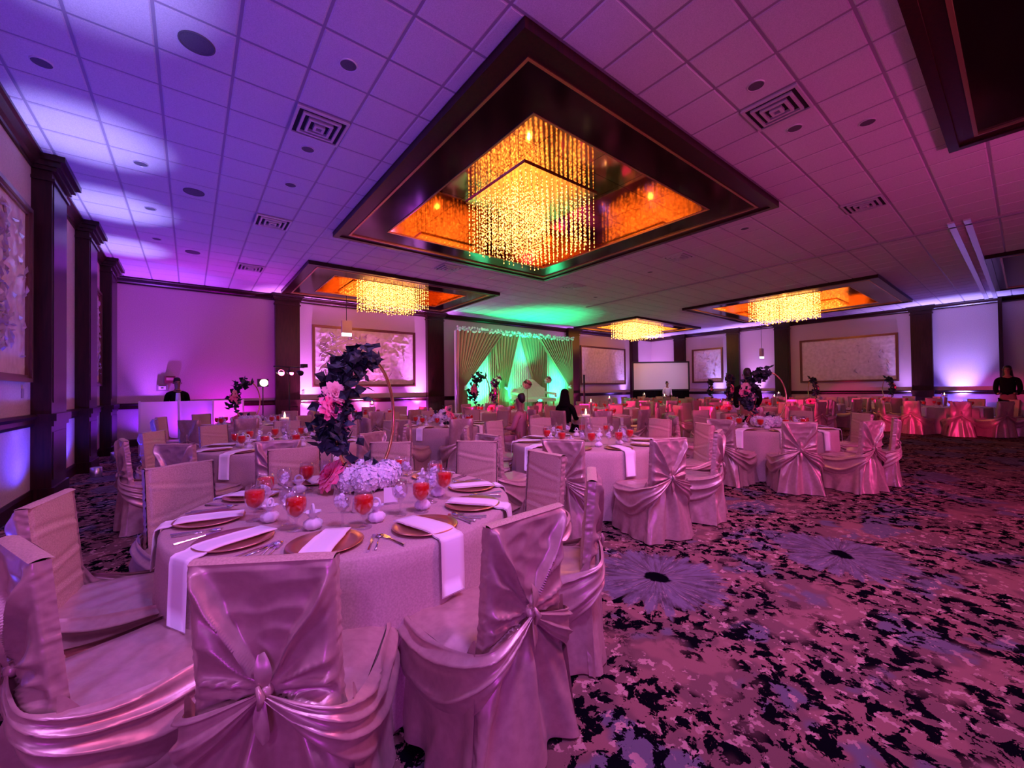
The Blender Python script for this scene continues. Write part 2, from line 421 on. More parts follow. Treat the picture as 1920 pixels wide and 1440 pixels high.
# chandeliers
random.seed(3)
def strand_mesh(L_, nb, r, seed, k=6):
    rg = random.Random(seed); mb = MB(); wb_ = MB()
    for i in range(nb):
        z = -L_+ (L_-.06)*i/(nb-1) + (rg.uniform(-.02, .02) if i else 0); rr = r*rg.uniform(.65, 1.1)*(1.25 if i == 0 else 1)
        mb.add([(rr*cos(2*pi*a/k), rr*sin(2*pi*a/k), z) for a in range(k)]+[(0, 0, z-rr*1.9), (0, 0, z+rr*1.5)],
               [((a+1) % k, a, k) for a in range(k)]+[(a, (a+1) % k, k+1) for a in range(k)])
    me = bpy.data.meshes.new('crystal_strand')
    n = len(mb.f); mb.tube([(0, 0, 0), (0, 0, -L_)], .0035, 3, False)
    me.from_pydata(mb.v, [], mb.f); me.materials.append(bead_hot); me.materials.append(wire_m)
    me.polygons.foreach_set('material_index', [0]*n+[1]*(len(mb.f)-n)); return me
def chandelier(cx, cy, half, n, zt, L_, lab, r, nb, pw, group=None):
    root = empty('chandelier', (cx, cy, zt), 0, lab, 'chandelier')
    MB().box(-half-.05, half+.05, -half-.05, half+.05, -.03, 0).build('canopy', gold, root)
    ms = [strand_mesh(L_+d, nb, r, q) for q, d in enumerate((0, .03, -.04, .06, -.02))]
    for a in range(n):
        for b in range(n):
            x = -half+2*half*a/(n-1); y = -half+2*half*b/(n-1)
            inst('crystal_strand', random.choice(ms), root, (x+random.uniform(-.012, .012), y+random.uniform(-.012, .012), -.03))
    d = bpy.data.lights.new('chandelier_lamp', 'POINT'); d.color = WRM; d.energy = pw; d.shadow_soft_size = .05
    o = bpy.data.objects.new('chandelier_lamp', d); C.objects.link(o); o.location = (cx, cy, zt-L_-.22)
ZC = H+.50
chandelier(5.22, 5.95, .86, 15, ZC, .98, 'large square crystal strand chandelier hanging in the nearest mirrored coffer', .0125, 18, 16)
chandelier(5.22, 12.9, .86, 14, ZC, 1.0, 'lit crystal chandelier in the coffer before the framed relief at left', .016, 15, 14)
chandelier(18.8, 6.0, .95, 13, ZC, 1.0, 'lit crystal chandelier at right above the far tables', .020, 14, 16)
chandelier(18.8, 12.9, .95, 13, ZC, 1.0, 'small distant crystal chandelier just right of the stage', .022, 12, 14)

# ceiling fittings (a vent and rings set in tiles)
def vent_proto():
    root = empty('ceiling_vent', (0, 0, H))
    MB().box(-.27, .27, -.27, .27, -.012, -.006).build('back_plate', dark_hole, root)
    f = MB()
    for a in (.285, .21, .135, .06):
        b = a-.028
        for (x0, x1, y0, y1) in ((-a, a, -a, -b), (-a, a, b, a), (-a, -b, -b, b), (b, a, -b, b)): f.box(x0, x1, y0, y1, -.03 - (.285-a)*.12, -.012)
    f.build('louvre', vent_m, root); return root
vents = [(1.24, 5.30, 'square ceiling vent at the left beside the large coffer'), (1.24, 8.85, 'second square ceiling vent along the left, farther off'), (1.24, 12.4, 'farthest square ceiling vent along the left'),
         (9.53, 1.75+.0, 'square ceiling vent right of the large coffer, near top'), (5.39, 1.75, 'square ceiling vent above and right of the coffer corner'), (9.53, 5.3, 'square ceiling vent beyond the large coffer right corner'),
         (9.53, 8.85, 'far square ceiling vent between the near and far coffers'), (5.39, 9.45, 'square ceiling vent lit green behind the large coffer')]
vp = vent_proto(); reg(vp)
for k, (x, y, lab) in enumerate(vents):
    o = vp if k == 0 else copy_tree(vp); o.location = (GX+T*(round((x-GX)/T-.5)+.5), GY+T*(round((y-GY)/T-.5)+.5), H)
    tag(o, lab, 'ceiling vent', 'square vents in the ceiling')
def ring_proto(name, r, m1):
    root = empty(name, (0, 0, H))
    MB().lathe([(r*1.12, -.004), (r*1.12, -.012), (r, -.016), (r, -.004)], 28, cap0=False, cap1=False).build('rim', m1, root, True)
    MB().lathe([(r, -.010), (r*.5, -.013)], 28, cap0=False).build('grille', speaker_m, root)
    return root
spk = ring_proto('ceiling_speaker', .125, speaker_m); can = ring_proto('recessed_downlight', .075, vent_m); reg(spk); reg(can)
sp = [(.05, 4.70, 'large round ceiling speaker at the top left of the photo'), (.05, 8.25, 'round ceiling speaker farther down the left side'), (.05, 11.8, 'most distant round ceiling speaker at the left')]
for k, (x, y, lab) in enumerate(sp):
    o = spk if k == 0 else copy_tree(spk); o.location = (GX+T*(round((x-GX)/T-.5)+.5), GY+T*(round((y-GY)/T-.5)+.5), H); tag(o, lab, 'ceiling speaker', 'round speakers in the ceiling')
dn = [(-1.1, 5.9, 'unlit downlight by the left wall, nearest'), (1.15, 4.15, 'unlit downlight left of the large coffer, nearest'), (-.55, 7.6, 'unlit downlight over the first bright blue splash'), (1.15, 5.9, 'unlit downlight just past the first ceiling vent'),
      (1.15, 7.05, 'unlit downlight midway along the large coffer'), (-.55, 9.3, 'unlit downlight over the second bright blue splash'), (-.55, 11.1, 'unlit downlight between second and third wall pilasters'), (4.6, 1.85, 'unlit downlight nearest the vent right of the coffer'),
      (5.95, 1.75, 'unlit downlight just past the near right vent'), (6.85, 1.3, 'unlit downlight in the pink lit tiles at right'), (9.0, 3.6, 'unlit downlight beyond the large coffer right corner'), (10.2, 6.5, 'unlit downlight in the ceiling middle distance'), (11.3, 9.5, 'unlit downlight high over the stage end')]
for k, (x, y, lab) in enumerate(dn):
    o = can if k == 0 else copy_tree(can); o.location = (GX+T*(round((x-GX)/T-.5)+.5), GY+T*(round((y-GY)/T-.5)+.5), H); tag(o, lab, 'downlight', 'round unlit downlights in the ceiling')

# crown, chair rail and base mouldings
def mould(name, prof, p0, p1, nrm, m, parent=None):   # prof: (out, z) swept from p0 to p1
    mb = MB(); n = len(prof)
    for p in (p0, p1):
        for (o_, z) in prof: mb.v.append((p[0]+nrm[0]*o_, p[1]+nrm[1]*o_, z))
    mb.f += [(k, (k+1) % n, n+(k+1) % n, n+k) for k in range(n)]
    mb.f += [tuple(range(n-1, -1, -1)), tuple(range(n, 2*n))]
    return mb.build(name, m, parent)
crown_p = [(0, H), (.13, H), (.13, H-.04), (.10, H-.06), (.06, H-.13), (.03, H-.16), (.03, H-.20), (0, H-.20)]
rail_p = [(0, 1.20), (.05, 1.20), (.07, 1.17), (.045, 1.13), (.045, 1.08), (.025, 1.04), (0, 1.04)]
base_p = [(0, 0), (.025, 0), (.025, .16), (.012, .20), (0, .20)]
k = 9
for nm, p0, p1, nr in (('left', (WX, FY), (WX, WY), (1, 0)), ('back', (WX, WY), (EX, WY), (0, -1)), ('right', (EX, FY), (EX, WY), (-1, 0))):
    struct(mould('trim_%d' % k, crown_p, p0, p1, nr, wood), 'dark wood crown moulding along the %s wall' % nm); k += 1
    struct(mould('trim_%d' % k, rail_p, p0, p1, nr, wood), 'dark wood chair rail along the %s wall' % nm); k += 1
    struct(mould('baseboard_%s' % nm, base_p, p0, p1, nr, wood), 'dark baseboard of the %s wall' % nm)
def pilaster(parent, axis, a0, a1, wallpos, out, lab):
    # axis 'y': runs along y on an x wall (out in +x), else along x on the y wall (out in -y)
    root = parent
    def bx(mb, lo, hi, o0, o1, z0, z1):
        if axis == 'y': mb.box(min(wallpos+o0*out, wallpos+o1*out), max(wallpos+o0*out, wallpos+o1*out), lo, hi, z0, z1)
        else: mb.box(lo, hi, min(wallpos+o0*out, wallpos+o1*out), max(wallpos+o0*out, wallpos+o1*out), z0, z1)
        return mb
    sh = bx(MB(), a0, a1, 0, .19, 0, H-.2)
    bx(sh, a0+.06, a1-.06, .19, .20, 1.35, H-.35); bx(sh, a0+.06, a1-.06, .19, .20, .3, .95)
    o = struct(sh.build('pilaster', wood, root), lab); 
    c = MB(); bx(c, a0-.03, a1+.03, 0, .22, H-.34, H-.30); bx(c, a0-.04, a1+.04, 0, .24, H-.20, H-.15); bx(c, a0-.07, a1+.07, 0, .28, H-.15, H-.08); bx(c, a0-.11, a1+.11, 0, .33, H-.08, H)
    c.build('pilaster_capital', wood, root)
    r = MB(); bx(r, a0-.02, a1+.02, 0, .24, 1.10, 1.20); bx(r, a0-.01, a1+.01, 0, .215, 1.03, 1.10); bx(r, a0-.02, a1+.02, 0, .22, 0, .2)
    r.build('pilaster_band', wood, root)
for i, (a0, a1) in enumerate(((3.6, 4.5), (8.2, 9.05), (10.85, 11.65), (13.5, 14.5))): pilaster(wl, 'y', a0, a1, WX, 1, 'mahogany pilaster on the left wall')
for a0, a1 in ((2.2, 2.92), (7.65, 8.4), (15.95, 16.8), (21.6, 22.25)): pilaster(wb, 'x', a0, a1, WY, -1, 'mahogany pilaster on the far wall')
for a0, a1 in ((13.0, 13.7), (9.85, 10.5), (7.43, 8.1), (2.36, 3.0)): pilaster(wr, 'y', a0, a1, EX, -1, 'mahogany pilaster on the right wall')
# slim post and corner return at the right
MB().box(EX-.25, EX, .52, .62, 0, H-.02).build('corner_post', wood, wr)

# framed plaster reliefs
def relief(axis, a0, a1, z0, z1, pos, out, seed, lab, strong=True):
    root = empty('framed_relief', ((pos, (a0+a1)/2, z0) if axis == 'y' else ((a0+a1)/2, pos, z0)), 0, lab, 'wall art')
    W = (a1-a0)/2; Hh = z1-z0
    rg = random.Random(seed); amp = .032 if strong else .016
    def P(u, v, d): return (out*d, u, v) if axis == 'y' else (u, out*d, v)
    fr = MB()
    def bx(u0, u1, v0, v1, d0, d1):
        a = P(u0, v0, d0); b = P(u1, v1, d1); fr.box(min(a[0], b[0]), max(a[0], b[0]), min(a[1], b[1]), max(a[1], b[1]), min(a[2], b[2]), max(a[2], b[2]))
    f = .09
    for (q0, q1, dd) in ((0, f*.55, .07), (f*.55, f, .045)):
        bx(-W+q0, W-q0, q0, q1, .0, dd); bx(-W+q0, W-q0, Hh-q1, Hh-q0, .0, dd); bx(-W+q0, -W+q1, q1, Hh-q1, .0, dd); bx(W-q1, W-q0, q1, Hh-q1, .0, dd)
    fr.build('frame', mat_frame, root)
    def g(u, v):
        x = -W+.08+(2*W-.16)*u; z = .08+(Hh-.16)*v
        n1 = noise.noise(Vector((x*1.1+seed*7, z*1.1, seed)))
        r = 1-abs(noise.noise(Vector((x*3.2+seed, z*3.2+n1*1.5, 1.7)))*2)
        r2 = 1-abs(noise.noise(Vector((x*7+4+n1*3, z*7+seed, 5.1)))*2)
        leafy = max(0, min(1, .6+1.6*noise.noise(Vector((x*.9+seed*3.3, z*.5, 9)))))
        ed = min(u, 1-u, v, 1-v); d = amp*min(1, ed*14)*(leafy*(max(0, r)**3*.9+max(0, r2)**3*.6))
        return P(x, z, .015+d)
    mb = MB().grid(g, int(2*W*26), int(Hh*26)); mb.build('plaster_panel', relief_m, root, True)
    # branch and leaf pieces standing proud
    lf = MB()
    for q in range(210 if strong else 26):
        x = rg.uniform(-W+.25, W*(.1 if rg.random() < .8 else .9)-.2*(W > 1.5)) if strong else rg.uniform(-W+.3, W-.3); z = rg.uniform(.25, Hh-.25); a = rg.uniform(0, pi); L_ = rg.uniform(.05, .13)
        dx, dz = cos(a)*L_, sin(a)*L_; nx_, nz_ = -sin(a)*L_*.22, cos(a)*L_*.22
        pts = [P(x-dx, z-dz, .03), P(x+nx_, z+nz_, .035), P(x+dx, z+dz, .045), P(x-nx_, z-nz_, .035), P(x, z, .066 if strong else .05)]
        lf.add(pts, [(0, 1, 4), (1, 2, 4), (2, 3, 4), (3, 0, 4), (4, 1, 0), (4, 2, 1), (4, 3, 2), (4, 0, 3)])
    tag(lf.build('raised_leaf', relief_m, root), kind='stuff')
mat_frame = mat('dark_bronze_frame', (.13, .05, .035), .3, .4)
relief('y', 6.1, 7.98, 1.62, 3.86, WX, 1, 11, 'framed plaster relief on the left wall, nearest the camera')
relief('y', 12.4, 13.3, 1.65, 3.8, WX, 1, 12, 'narrow framed relief deep on the left wall past the pilasters')
relief('x', 3.33, 7.17, 1.62, 3.80, WY, -1, 5, 'wide framed plaster relief of branches left of the stage')
relief('x', 17.05, 21.1, 1.67, 3.86, WY, -1, 6, 'framed relief on the far wall right of the stage', False)
relief('y', 10.8, 12.6, 1.70, 3.72, EX, -1, 7, 'narrow framed relief right of the projection screen', False)
relief('y', 3.4, 7.02, 1.60, 3.70, EX, -1, 8, 'wide framed relief on the right wall above the far tables', False)
# ------------------------------------------------------------ satin covered chair
def cl(x, a=0., b=1.): return a if x < a else b if x > b else x
def sm(x, a, b):
    t = cl((x-a)/(b-a)); return t*t*(3-2*t)
def chair_meshes(seed, hi=True):
    rg = random.Random(seed); ph = [rg.uniform(0, 6.28) for _ in range(12)]
    ZT = .965; ZK = .60; XK = rg.uniform(-.012, .012); ofs = seed*3.1
    def W(z):
        w = .197 if z > ZK else .197+.075*((ZK-z)/ZK)**1.4
        return w
    def YB(z):   # plane of the rear sheet, y negative is the rear
        return -.262-.045*cl((z-.45)/.5) if z > .45 else -.262-.035*((.45-z)/.45)
    def rear_disp(x, z):
        dx = x-XK; dz = z-ZK; r = sqrt(dx*dx+dz*dz)+1e-5
        a = abs(atan2(dx, dz)); sg = 1 if dx > 0 else -1
        A = atan2(.19, .36)        # corner direction
        d = 0.0
        q = a + .05*noise.noise(Vector((x*9+ofs, z*9, seed)))
        if z > ZK-.02 or a < 1.5:
            # V edge ridges from the top corners to the knot
            inside = 1-sm(q, A-.09, A-.0)
            d += (1-inside)*.013*sm(r, .0, .06)
            d += .036*exp(-((q-A-.03)/.042)**2)*sm(r, .0, .08)*(1-.35*sm(r, .2, .45)) - .010*exp(-((q-A-.17)/.05)**2)*sm(r, .0, .08)
            # creases inside the flat panel
            d += inside*(.007*(1-3*abs(noise.noise(Vector((x*7+ofs, z*11, 2.)))))+.004*noise.noise(Vector((x*16+ofs, z*22, 2.))))
        # radial pleats at the sides
        if q > A:
            env = sm(q, A+.03, A+.16)*(1-sm(q, 2.3, 2.6))
            pl = cos((q-A)*6.4+ph[0 if sg > 0 else 1]+1.2*noise.noise(Vector((r*5, q*2+ofs, 3))))
            pl = 1-2*abs(pl)**.8
            d += env*.0165*pl*sm(r, .0, .10)*(1-.35*sm(r, .12, .26)) + .010*env
        # swags sweeping down to the sides
        sw = sm(q, 1.75, 2.0)*(1-sm(q, 2.45, 2.75))
        d += sw*(.012+.018*cos((q-1.9)*17+ph[2]+3*r))*sm(r, .02, .1)
        # tail fan under the knot
        tl = sm(q, 2.5, 2.85)
        if tl > 0:
            u = dx/(.10+.55*(ZK-z)+1e-3)
            d += tl*(.014+.034*cos(u*8+ph[3])+.014*cos(u*15+ph[4]))*sm(-dz, .02, .22)
        d += .035*exp(-(r/.035)**2)*.4
        d += .0022*noise.noise(Vector((x*18+ofs, z*12, 7)))
        return d
    nu, nv = (110, 120) if hi else (16, 16)
    def rear(u, v):
        z = .012+(ZT-.012)*v
        w = W(z)
        uu = (u*1.16-.08)
        if 0 <= uu <= 1:
            x = w*(2*uu-1); edge = min(uu, 1-uu)*2*w
            d = rear_disp(x, z)*sm(edge, -.01, .03)+.004*sm(edge, 0, .02)
            zz = z
            if v > .985: d *= .2
            hem = (1-v)**6*.012*sin(x*40+ph[5])
            return (x, YB(z)-d-hem, zz)
        k = (-uu if uu < 0 else uu-1)/.08; sx = -1 if uu < 0 else 1
        d = .003*noise.noise(Vector((z*30, k*2, seed+sx)))+.006*noise.noise(Vector((z*60, k, seed+sx)))*(1 if z > .45 else .3)
        return (sx*(w+.004+d), YB(z)+k*.042, z)
    rearm = MB().grid(rear, nu, nv)
    # cap the top edge between rear sheet and the panel front
    T0 = .955
    def front(u, v):
        z = .40+(ZT-.40)*v; x = .193*(2*u-1)
        y = YB(z)+.044+.008*(1-(2*u-1)**2)
        cr = .0
        for zc, s_, p in ((.82, .02, 0), (.66, -.03, 1), (.55, .02, 2)):
            dd = z-zc-s_*(2*u-1)-.012*sin(3*u+ph[6+p]); cr += .007*exp(-(dd/.010)**2)-.006*exp(-((dd-.02)/.014)**2)
        e = min(u, 1-u); 
        return (x, y+cr*sm(e, 0, .08)-.012*(1-sm(e, 0, .05)), z)
    fm = MB().grid(front, 24 if hi else 5, 44 if hi else 6)
    def top(u, v):
        x = .197*(2*u-1); y0 = YB(ZT)-.004; y1 = YB(ZT)+.050
        return (x, y0+(y1-y0)*v, ZT+.007*sin(pi*v)+.003*sin(u*9+ph[8])*sin(pi*v))
    fm.grid(top, 24 if hi else 4, 4)
    for sx in (-1, 1):
        pass
    # seat
    def seat(u, v):
        x = .240*(2*u-1)*(1-.03*(1-v)); y = -.24+.51*v
        e = min(u, 1-u, v+.3, 1-v); z = .462+.016*sm(e, 0, .16)+.005*noise.noise(Vector((x*9+ofs, y*9, 4)))+.003*sin(6*(x+y*.6)*7+ph[9])*sm(e, 0, .2)
        return (x, y, z)
    sm_ = MB().grid(seat, 22 if hi else 5, 22 if hi else 5)
    # skirt with swags: path round left side, front, right side
    NS, NV = (150, 46) if hi else (30, 12)
    def path(s, fl):
        hw = .232+fl; fy = .262+fl; ry = -.262-fl*.6
        Ls = fy-ry; Lf = 2*hw; tot = 2*Ls+Lf; d = s*tot; rc = .05
        if d < Ls: p = (-hw, ry+d); n = (-1, 0); t = ('side', d/Ls)
        elif d < Ls+Lf: p = (-hw+d-Ls, fy); n = (0, 1); t = ('front', (d-Ls)/Lf)
        else: p = (hw, fy-(d-Ls-Lf)); n = (1, 0); t = ('side', 1-(d-Ls-Lf)/Ls)
        # round the corners
        x = max(-hw, min(hw, p[0])); y = p[1]
        ex = hw-abs(x); ey = fy-y
        if ex < rc and ey < rc:
            vx, vy = rc-ex, rc-ey; m = max(vx, vy); l = sqrt(vx*vx+vy*vy)
            if l > 1e-6:
                k = m/l; x = (1 if x > 0 else -1)*(hw-rc+vx*k); y = fy-rc+vy*k; n = ((1 if x > 0 else -1)*vx/l, vy/l)
        return x, y, n, t
    def skirt(u, v):
        # v 0 top, 1 floor
        _, _, _, (kind, t) = path(u, 0)
        ztop = .472
        if kind == 'side': ztop = .472+.10*exp(-(t/.10)**2)-.02*sin(pi*t)
        z = ztop*(1-v)+.010*v
        fl = .042*v**1.3
        x, y, n, _ = path(u, fl)
        d = 0.
        if kind == 'side':
            wdt = .085+.16*sin(pi*cl(t*.92+.02))**.9      # the swag bundle widens mid-side and hangs
            q = (ztop-z)/wdt
            env = (1-sm(q, .85, 1.35))*sm(t, -.02, .1)
            rdg = sin(q*2*pi*2.1+ph[10]*.2+1.1*noise.noise(Vector((t*3+ofs, q*2, 11))))
            d += .35*env*(.016+.015*(abs(rdg)**.7)*(1 if rdg > 0 else -1))*(.55+.45*sin(pi*cl(t)))
            low = sm(q, .9, 1.6)
            d += low*(.010*sin(t*17+z*5*(1-t)+ph[11])+.006*sin(t*29+ph[1]))*v
            d += low*.016*exp(-((t-.25-.5*(.4-z))/.05)**2)
        else:
            d += .006*sin(t*15+ph[4])*v+.006*sin(t*26+ph[5])*v*v
            dip = .10*sin(pi*t); q = (z-(.42-dip*.5))/.014; d += .006*exp(-q*q)
        d += .005*noise.noise(Vector((u*22+ofs, z*11, 5)))
        d = d*sm(v, .0, .09)+.004; hem = .010*v**8*sin(u*60+ph[2])
        return (x+n[0]*(d+hem), y+n[1]*(d+hem), z)
    sk = MB().grid(skirt, NS, NV)
    # swags swept from the knot round each side of the seat
    swg = []
    for sx in (-1, 1):
        jr = rg.uniform(-.03, .03); nfold = 1.45+rg.uniform(-.2, .2); f0 = rg.uniform(0, 6.28)
        KP = [(.004, -.315, .60, .02, 0), (.10, -.325, .575, .085, .0), (.205, -.315, .545, .135, .3), (.250, -.23, .515, .20, .9), (.258, -.06, .478, .27+jr, 1), (.258, .10, .474, .26+jr, 1), (.250, .215, .474, .18, 1), (.225, .268, .474, .10, .6)]
        def swag(u, v, sx=sx, KP=KP, nfold=nfold, f0=f0):
            i = u*(len(KP)-1); a = min(int(i+1e-6), len(KP)-2); f_ = i-a
            def cr(k):
                p = [KP[max(0, min(len(KP)-1, a+o))][k] for o in (-1, 0, 1, 2)]
                return .5*(2*p[1]+(p[2]-p[0])*f_+(2*p[0]-5*p[1]+4*p[2]-p[3])*f_*f_+(3*p[1]-p[0]-3*p[2]+p[3])*f_**3)
            x, y, zt, wd, sd = cr(0), cr(1), cr(2), cr(3), cl(cr(4))
            wv = v**1.15
            z = zt-wd*wv-.03*sin(pi*u)*wv
            fold = sin(v**.8*2*pi*nfold+f0+2.6*noise.noise(Vector((u*1.6+ofs, v*2.4, 13+sx)))+.8*noise.noise(Vector((u*5+ofs, v*4, 3+sx))))
            fold = (1-abs(fold)**.8)*2-1 if hi else fold
            amp = (.006+.020*min(1, wd/.16))*sm(v, -.02, .06)*(1-.5*sm(v, .8, 1))
            o_ = amp*(.55+fold*.6)+.018*sin(pi*v)*sd-.022*sm(v, .80, 1)-.012*(1-sm(v, 0, .12))*sd
            # outward: rear (-y) near the knot, sideways along the seat
            nx_, ny_ = sd, -(1-sd)
            if u > .86: k = (u-.86)/.14; nx_, ny_ = nx_*(1-k*.6), ny_+k*.8
            return (sx*(x+nx_*o_), y+ny_*o_, z)
        swg.append(MB().grid(swag, 44 if hi else 14, 40 if hi else 10).mesh('swag', satin, True))
    # knot with tails
    kn = MB(); yk = YB(ZK)-.030
    kn.ball((XK, yk-.004, ZK), .026, 12 if hi else 6, 8 if hi else 4, (1.0, .75, .85))
    def tail(sgn, L_, w0):
        def g(u, v):
            wv = w0*sin(pi*cl(v*.86+.07))**.8
            return (XK+sgn*.003+wv*(u-.5)*2*.5+.010*sin(v*3+sgn)*v, yk-.012-.012*sin(pi*v)-.006*cos(pi*u), ZK+sgn*(.012+L_*v))
        return g
    kn.grid(tail(1, .10, .042), 6, 10); kn.grid(tail(-1, .13, .036), 6, 10)
    kn.tube([(XK-.008, yk-.028, ZK+.03), (XK+.006, yk-.036, ZK), (XK-.004, yk-.028, ZK-.034)], [.006, .012, .006], 6)
    return dict(rear_drape=rearm.mesh('rear_drape', satin, True), front_panel=fm.mesh('front_panel', satin_front, True),
                seat_cover=sm_.mesh('seat_cover', satin, True), skirt=sk.mesh('skirt', satin, True), swag=swg[0], swag2=swg[1], knot=kn.mesh('knot', satin, True))
HI = [chair_meshes(s) for s in (1, 2, 3)]
LO = [chair_meshes(s, False) for s in (4, 5)]
def chair(x, y, face, variant, label, group=None, hi=False, z=0):
    ms = (HI if hi else LO)[variant % (3 if hi else 2)]
    root = empty('banquet_chair', (x, y, z), face-pi/2, label, 'chair', group)
    for k_, me in ms.items(): inst(k_.rstrip('2'), me, root)
    return root
# ------------------------------------------------------------ tables
RT = .955
def cloth_mesh(seed, hi=True, R_=RT, zt=TT, col=None):
    rg = random.Random(seed); n = 120 if hi else 40; ph = [rg.uniform(0, 6.28) for _ in range(4)]
    nf = rg.choice((9, 10, 11))
    prof = [(0, 0, 0), (.5, 0, 0), (.9, 0, 0), (.985, -.001, 0), (1.0, -.012, 0)] + [(1.0+.003*k, -.012-(zt-.03)*k/10, k/10) for k in range(1, 11)]
    def g(u, v):
        i = v*(len(prof)-1); i0_ = min(int(i+1e-6), len(prof)-2); f_ = i-i0_
        a, b = prof[i0_], prof[i0_+1]; r = a[0]+(b[0]-a[0])*f_; z = a[1]+(b[1]-a[1])*f_; k = a[2]+(b[2]-a[2])*f_
        th = 2*pi*u
        s_ = sin(nf*th+ph[0]+.6*sin(2*th+ph[1])); w = .034*k*(1-2*abs(s_)**.7)+.014*k*sin(2.7*nf*th+ph[2])
        rr = R_*r+w
        return (rr*cos(th), rr*sin(th), zt+z)
    return MB().grid(g, n, len(prof)-1, True)
clothHI = [cloth_mesh(s).mesh('tablecloth', cloth, True) for s in (1, 2, 3)]
clothLO = [cloth_mesh(s, False).mesh('tablecloth', cloth, True) for s in (4, 5)]
ped = MB().lathe([(.30, .015), (.30, .04), (.05, .08), (.045, .70)], 12).mesh('pedestal', black_m)
ttop = MB().lathe([(.93, .715), (.93, .75)], 32).mesh('table_board', mat('plywood', (.3, .2, .12), .7))
# --- tableware, one mesh set each; all origins on the table top
def goblet_parts(n):
    g = MB().lathe([(.034, 0), (.036, .003), (.012, .008), (.006, .018), (.006, .050), (.014, .058), (.033, .078), (.043, .108), (.043, .140), (.036, .178), (.034, .178), (.041, .140), (.041, .108), (.031, .080), (.010, .062)], n)
    j = MB().lathe([(.008, .064), (.028, .081), (.038, .100), (.0405, .120), (.0400, .142), (.038, .152)], n)
    for q in (g, j): q.v = [(a*1.16, b*1.16, c*1.05) for a, b, c in q.v]
    return g.mesh('glass_bowl', glass, True), j.mesh('punch', juice, True)
GOB = {True: goblet_parts(20), False: goblet_parts(10)}
def water_parts(n):
    g = MB().lathe([(.034, 0), (.036, .003), (.012, .008), (.006, .02), (.006, .07), (.02, .085), (.041, .115), (.045, .150), (.038, .195), (.036, .195), (.043, .150), (.039, .117), (.015, .088)], n)
    ic = MB(); rg = random.Random(5)
    for q in range(9):
        a = rg.uniform(0, 6.28); r = rg.uniform(0, .022); c = (r*cos(a), r*sin(a), .108+.008*q*.7)
        e = rg.uniform(.009, .013); ax = Vector((rg.uniform(-1, 1), rg.uniform(-1, 1), rg.uniform(-1, 1))).normalized(); b1 = ax.orthogonal().normalized(); b2 = ax.cross(b1)
        ic.obox(c, ax*e, b1*e, b2*e)
    return g.mesh('glass_bowl', glass, True), ic.mesh('ice', ice_m)
WAT = {True: water_parts(20), False: water_parts(10)}
chg = MB().lathe([(.10, 0), (.12, .002), (.155, .010), (.163, .014), (.160, .017), (.118, .008), (.112, .006), (.02, .006)], 40).mesh('charger_plate', rose, True)
chgL = MB().lathe([(.10, 0), (.155, .010), (.163, .014), (.118, .008), (.02, .006)], 18).mesh('charger_plate', rose, True)
def napkin_mesh(seed, hang=.25, w=.065, inner=.60, hi=True):
    rg = random.Random(seed); t = .006; sk_ = rg.uniform(-.15, .15)
    # profile in (radius, z): lies over the charger then over the table edge
    rim = RT+.012
    pr = [(inner, TT+.020), (inner+.1, TT+.021), (.84, TT+.021), (.885, TT+.018), (.92, TT+.006), (rim-.012, TT+.005), (rim+.006, TT-.004), (rim+.012, TT-.03), (rim+.022, TT-.03-hang)]
    def g(u, v):
        i = v*(len(pr)-1); a = min(int(i+1e-6), len(pr)-2); f_ = i-a
        r = pr[a][0]+(pr[a+1][0]-pr[a][0])*f_; z = pr[a][1]+(pr[a+1][1]-pr[a][1])*f_
        x = w*(2*u-1)*(1.0 if v > .1 else .92)+sk_*(r-.8)*(1-v)
        return (r, x, z)
    mb = MB().grid(g, 4, (len(pr)-1)*(3 if hi else 1))
    m2 = MB()
    nn = len(mb.v); m2.v = [(v[0]+.002, v[1], v[2]+t) for v in mb.v]; m2.f = list(mb.f)
    # sides
    wd = 5; rows = nn//wd
    vs = mb.v+m2.v; fs = [tuple(reversed(f)) for f in mb.f]+[tuple(i+nn for i in f) for f in m2.f]
    for r_ in range(rows-1):
        for c_ in (0, wd-1):
            a, b = r_*wd+c_, (r_+1)*wd+c_; fs.append((a, b, b+nn, a+nn))
    for r_ in (0, rows-1):
        for c_ in range(wd-1):
            a = r_*wd+c_; fs.append((a, a+1, a+1+nn, a+nn))
    return MB().add(vs, fs)
NAPH = [napkin_mesh(s, h_).mesh('napkin', white_linen, True) for s, h_ in ((1, .25), (2, .22), (3, .17))]
NAPL = [napkin_mesh(s, h_, hi=False).mesh('napkin', white_linen, True) for s, h_ in ((4, .24), (5, .19))]
def fork_mesh():
    m = MB().tube([(0, -.10, .004), (0, -.03, .004), (0, .03, .005)], [.0065, .004, .003], 6)
    m.box(-.011, .011, .03, .045, .004, .007)
    for q in range(4): m.box(-.011+q*.0062, -.0075+q*.0062, .045, .095, .004, .0065)
    return m.mesh('fork', silver)
def knife_mesh():
    m = MB().tube([(0, -.11, .004), (0, 0, .004)], [.007, .005], 6); m.box(-.008, .007, 0, .10, .002, .005); return m.mesh('knife', silver)
def spoon_mesh():
    m = MB().tube([(0, -.10, .004), (0, 0, .004), (0, .05, .005)], [.006, .003, .003], 6); m.ball((0, .075, .007), .021, 12, 8, (.85, 1.25, .28)); return m.mesh('spoon', silver, True)
FORK, KNIFE, SPOON = fork_mesh(), knife_mesh(), spoon_mesh()
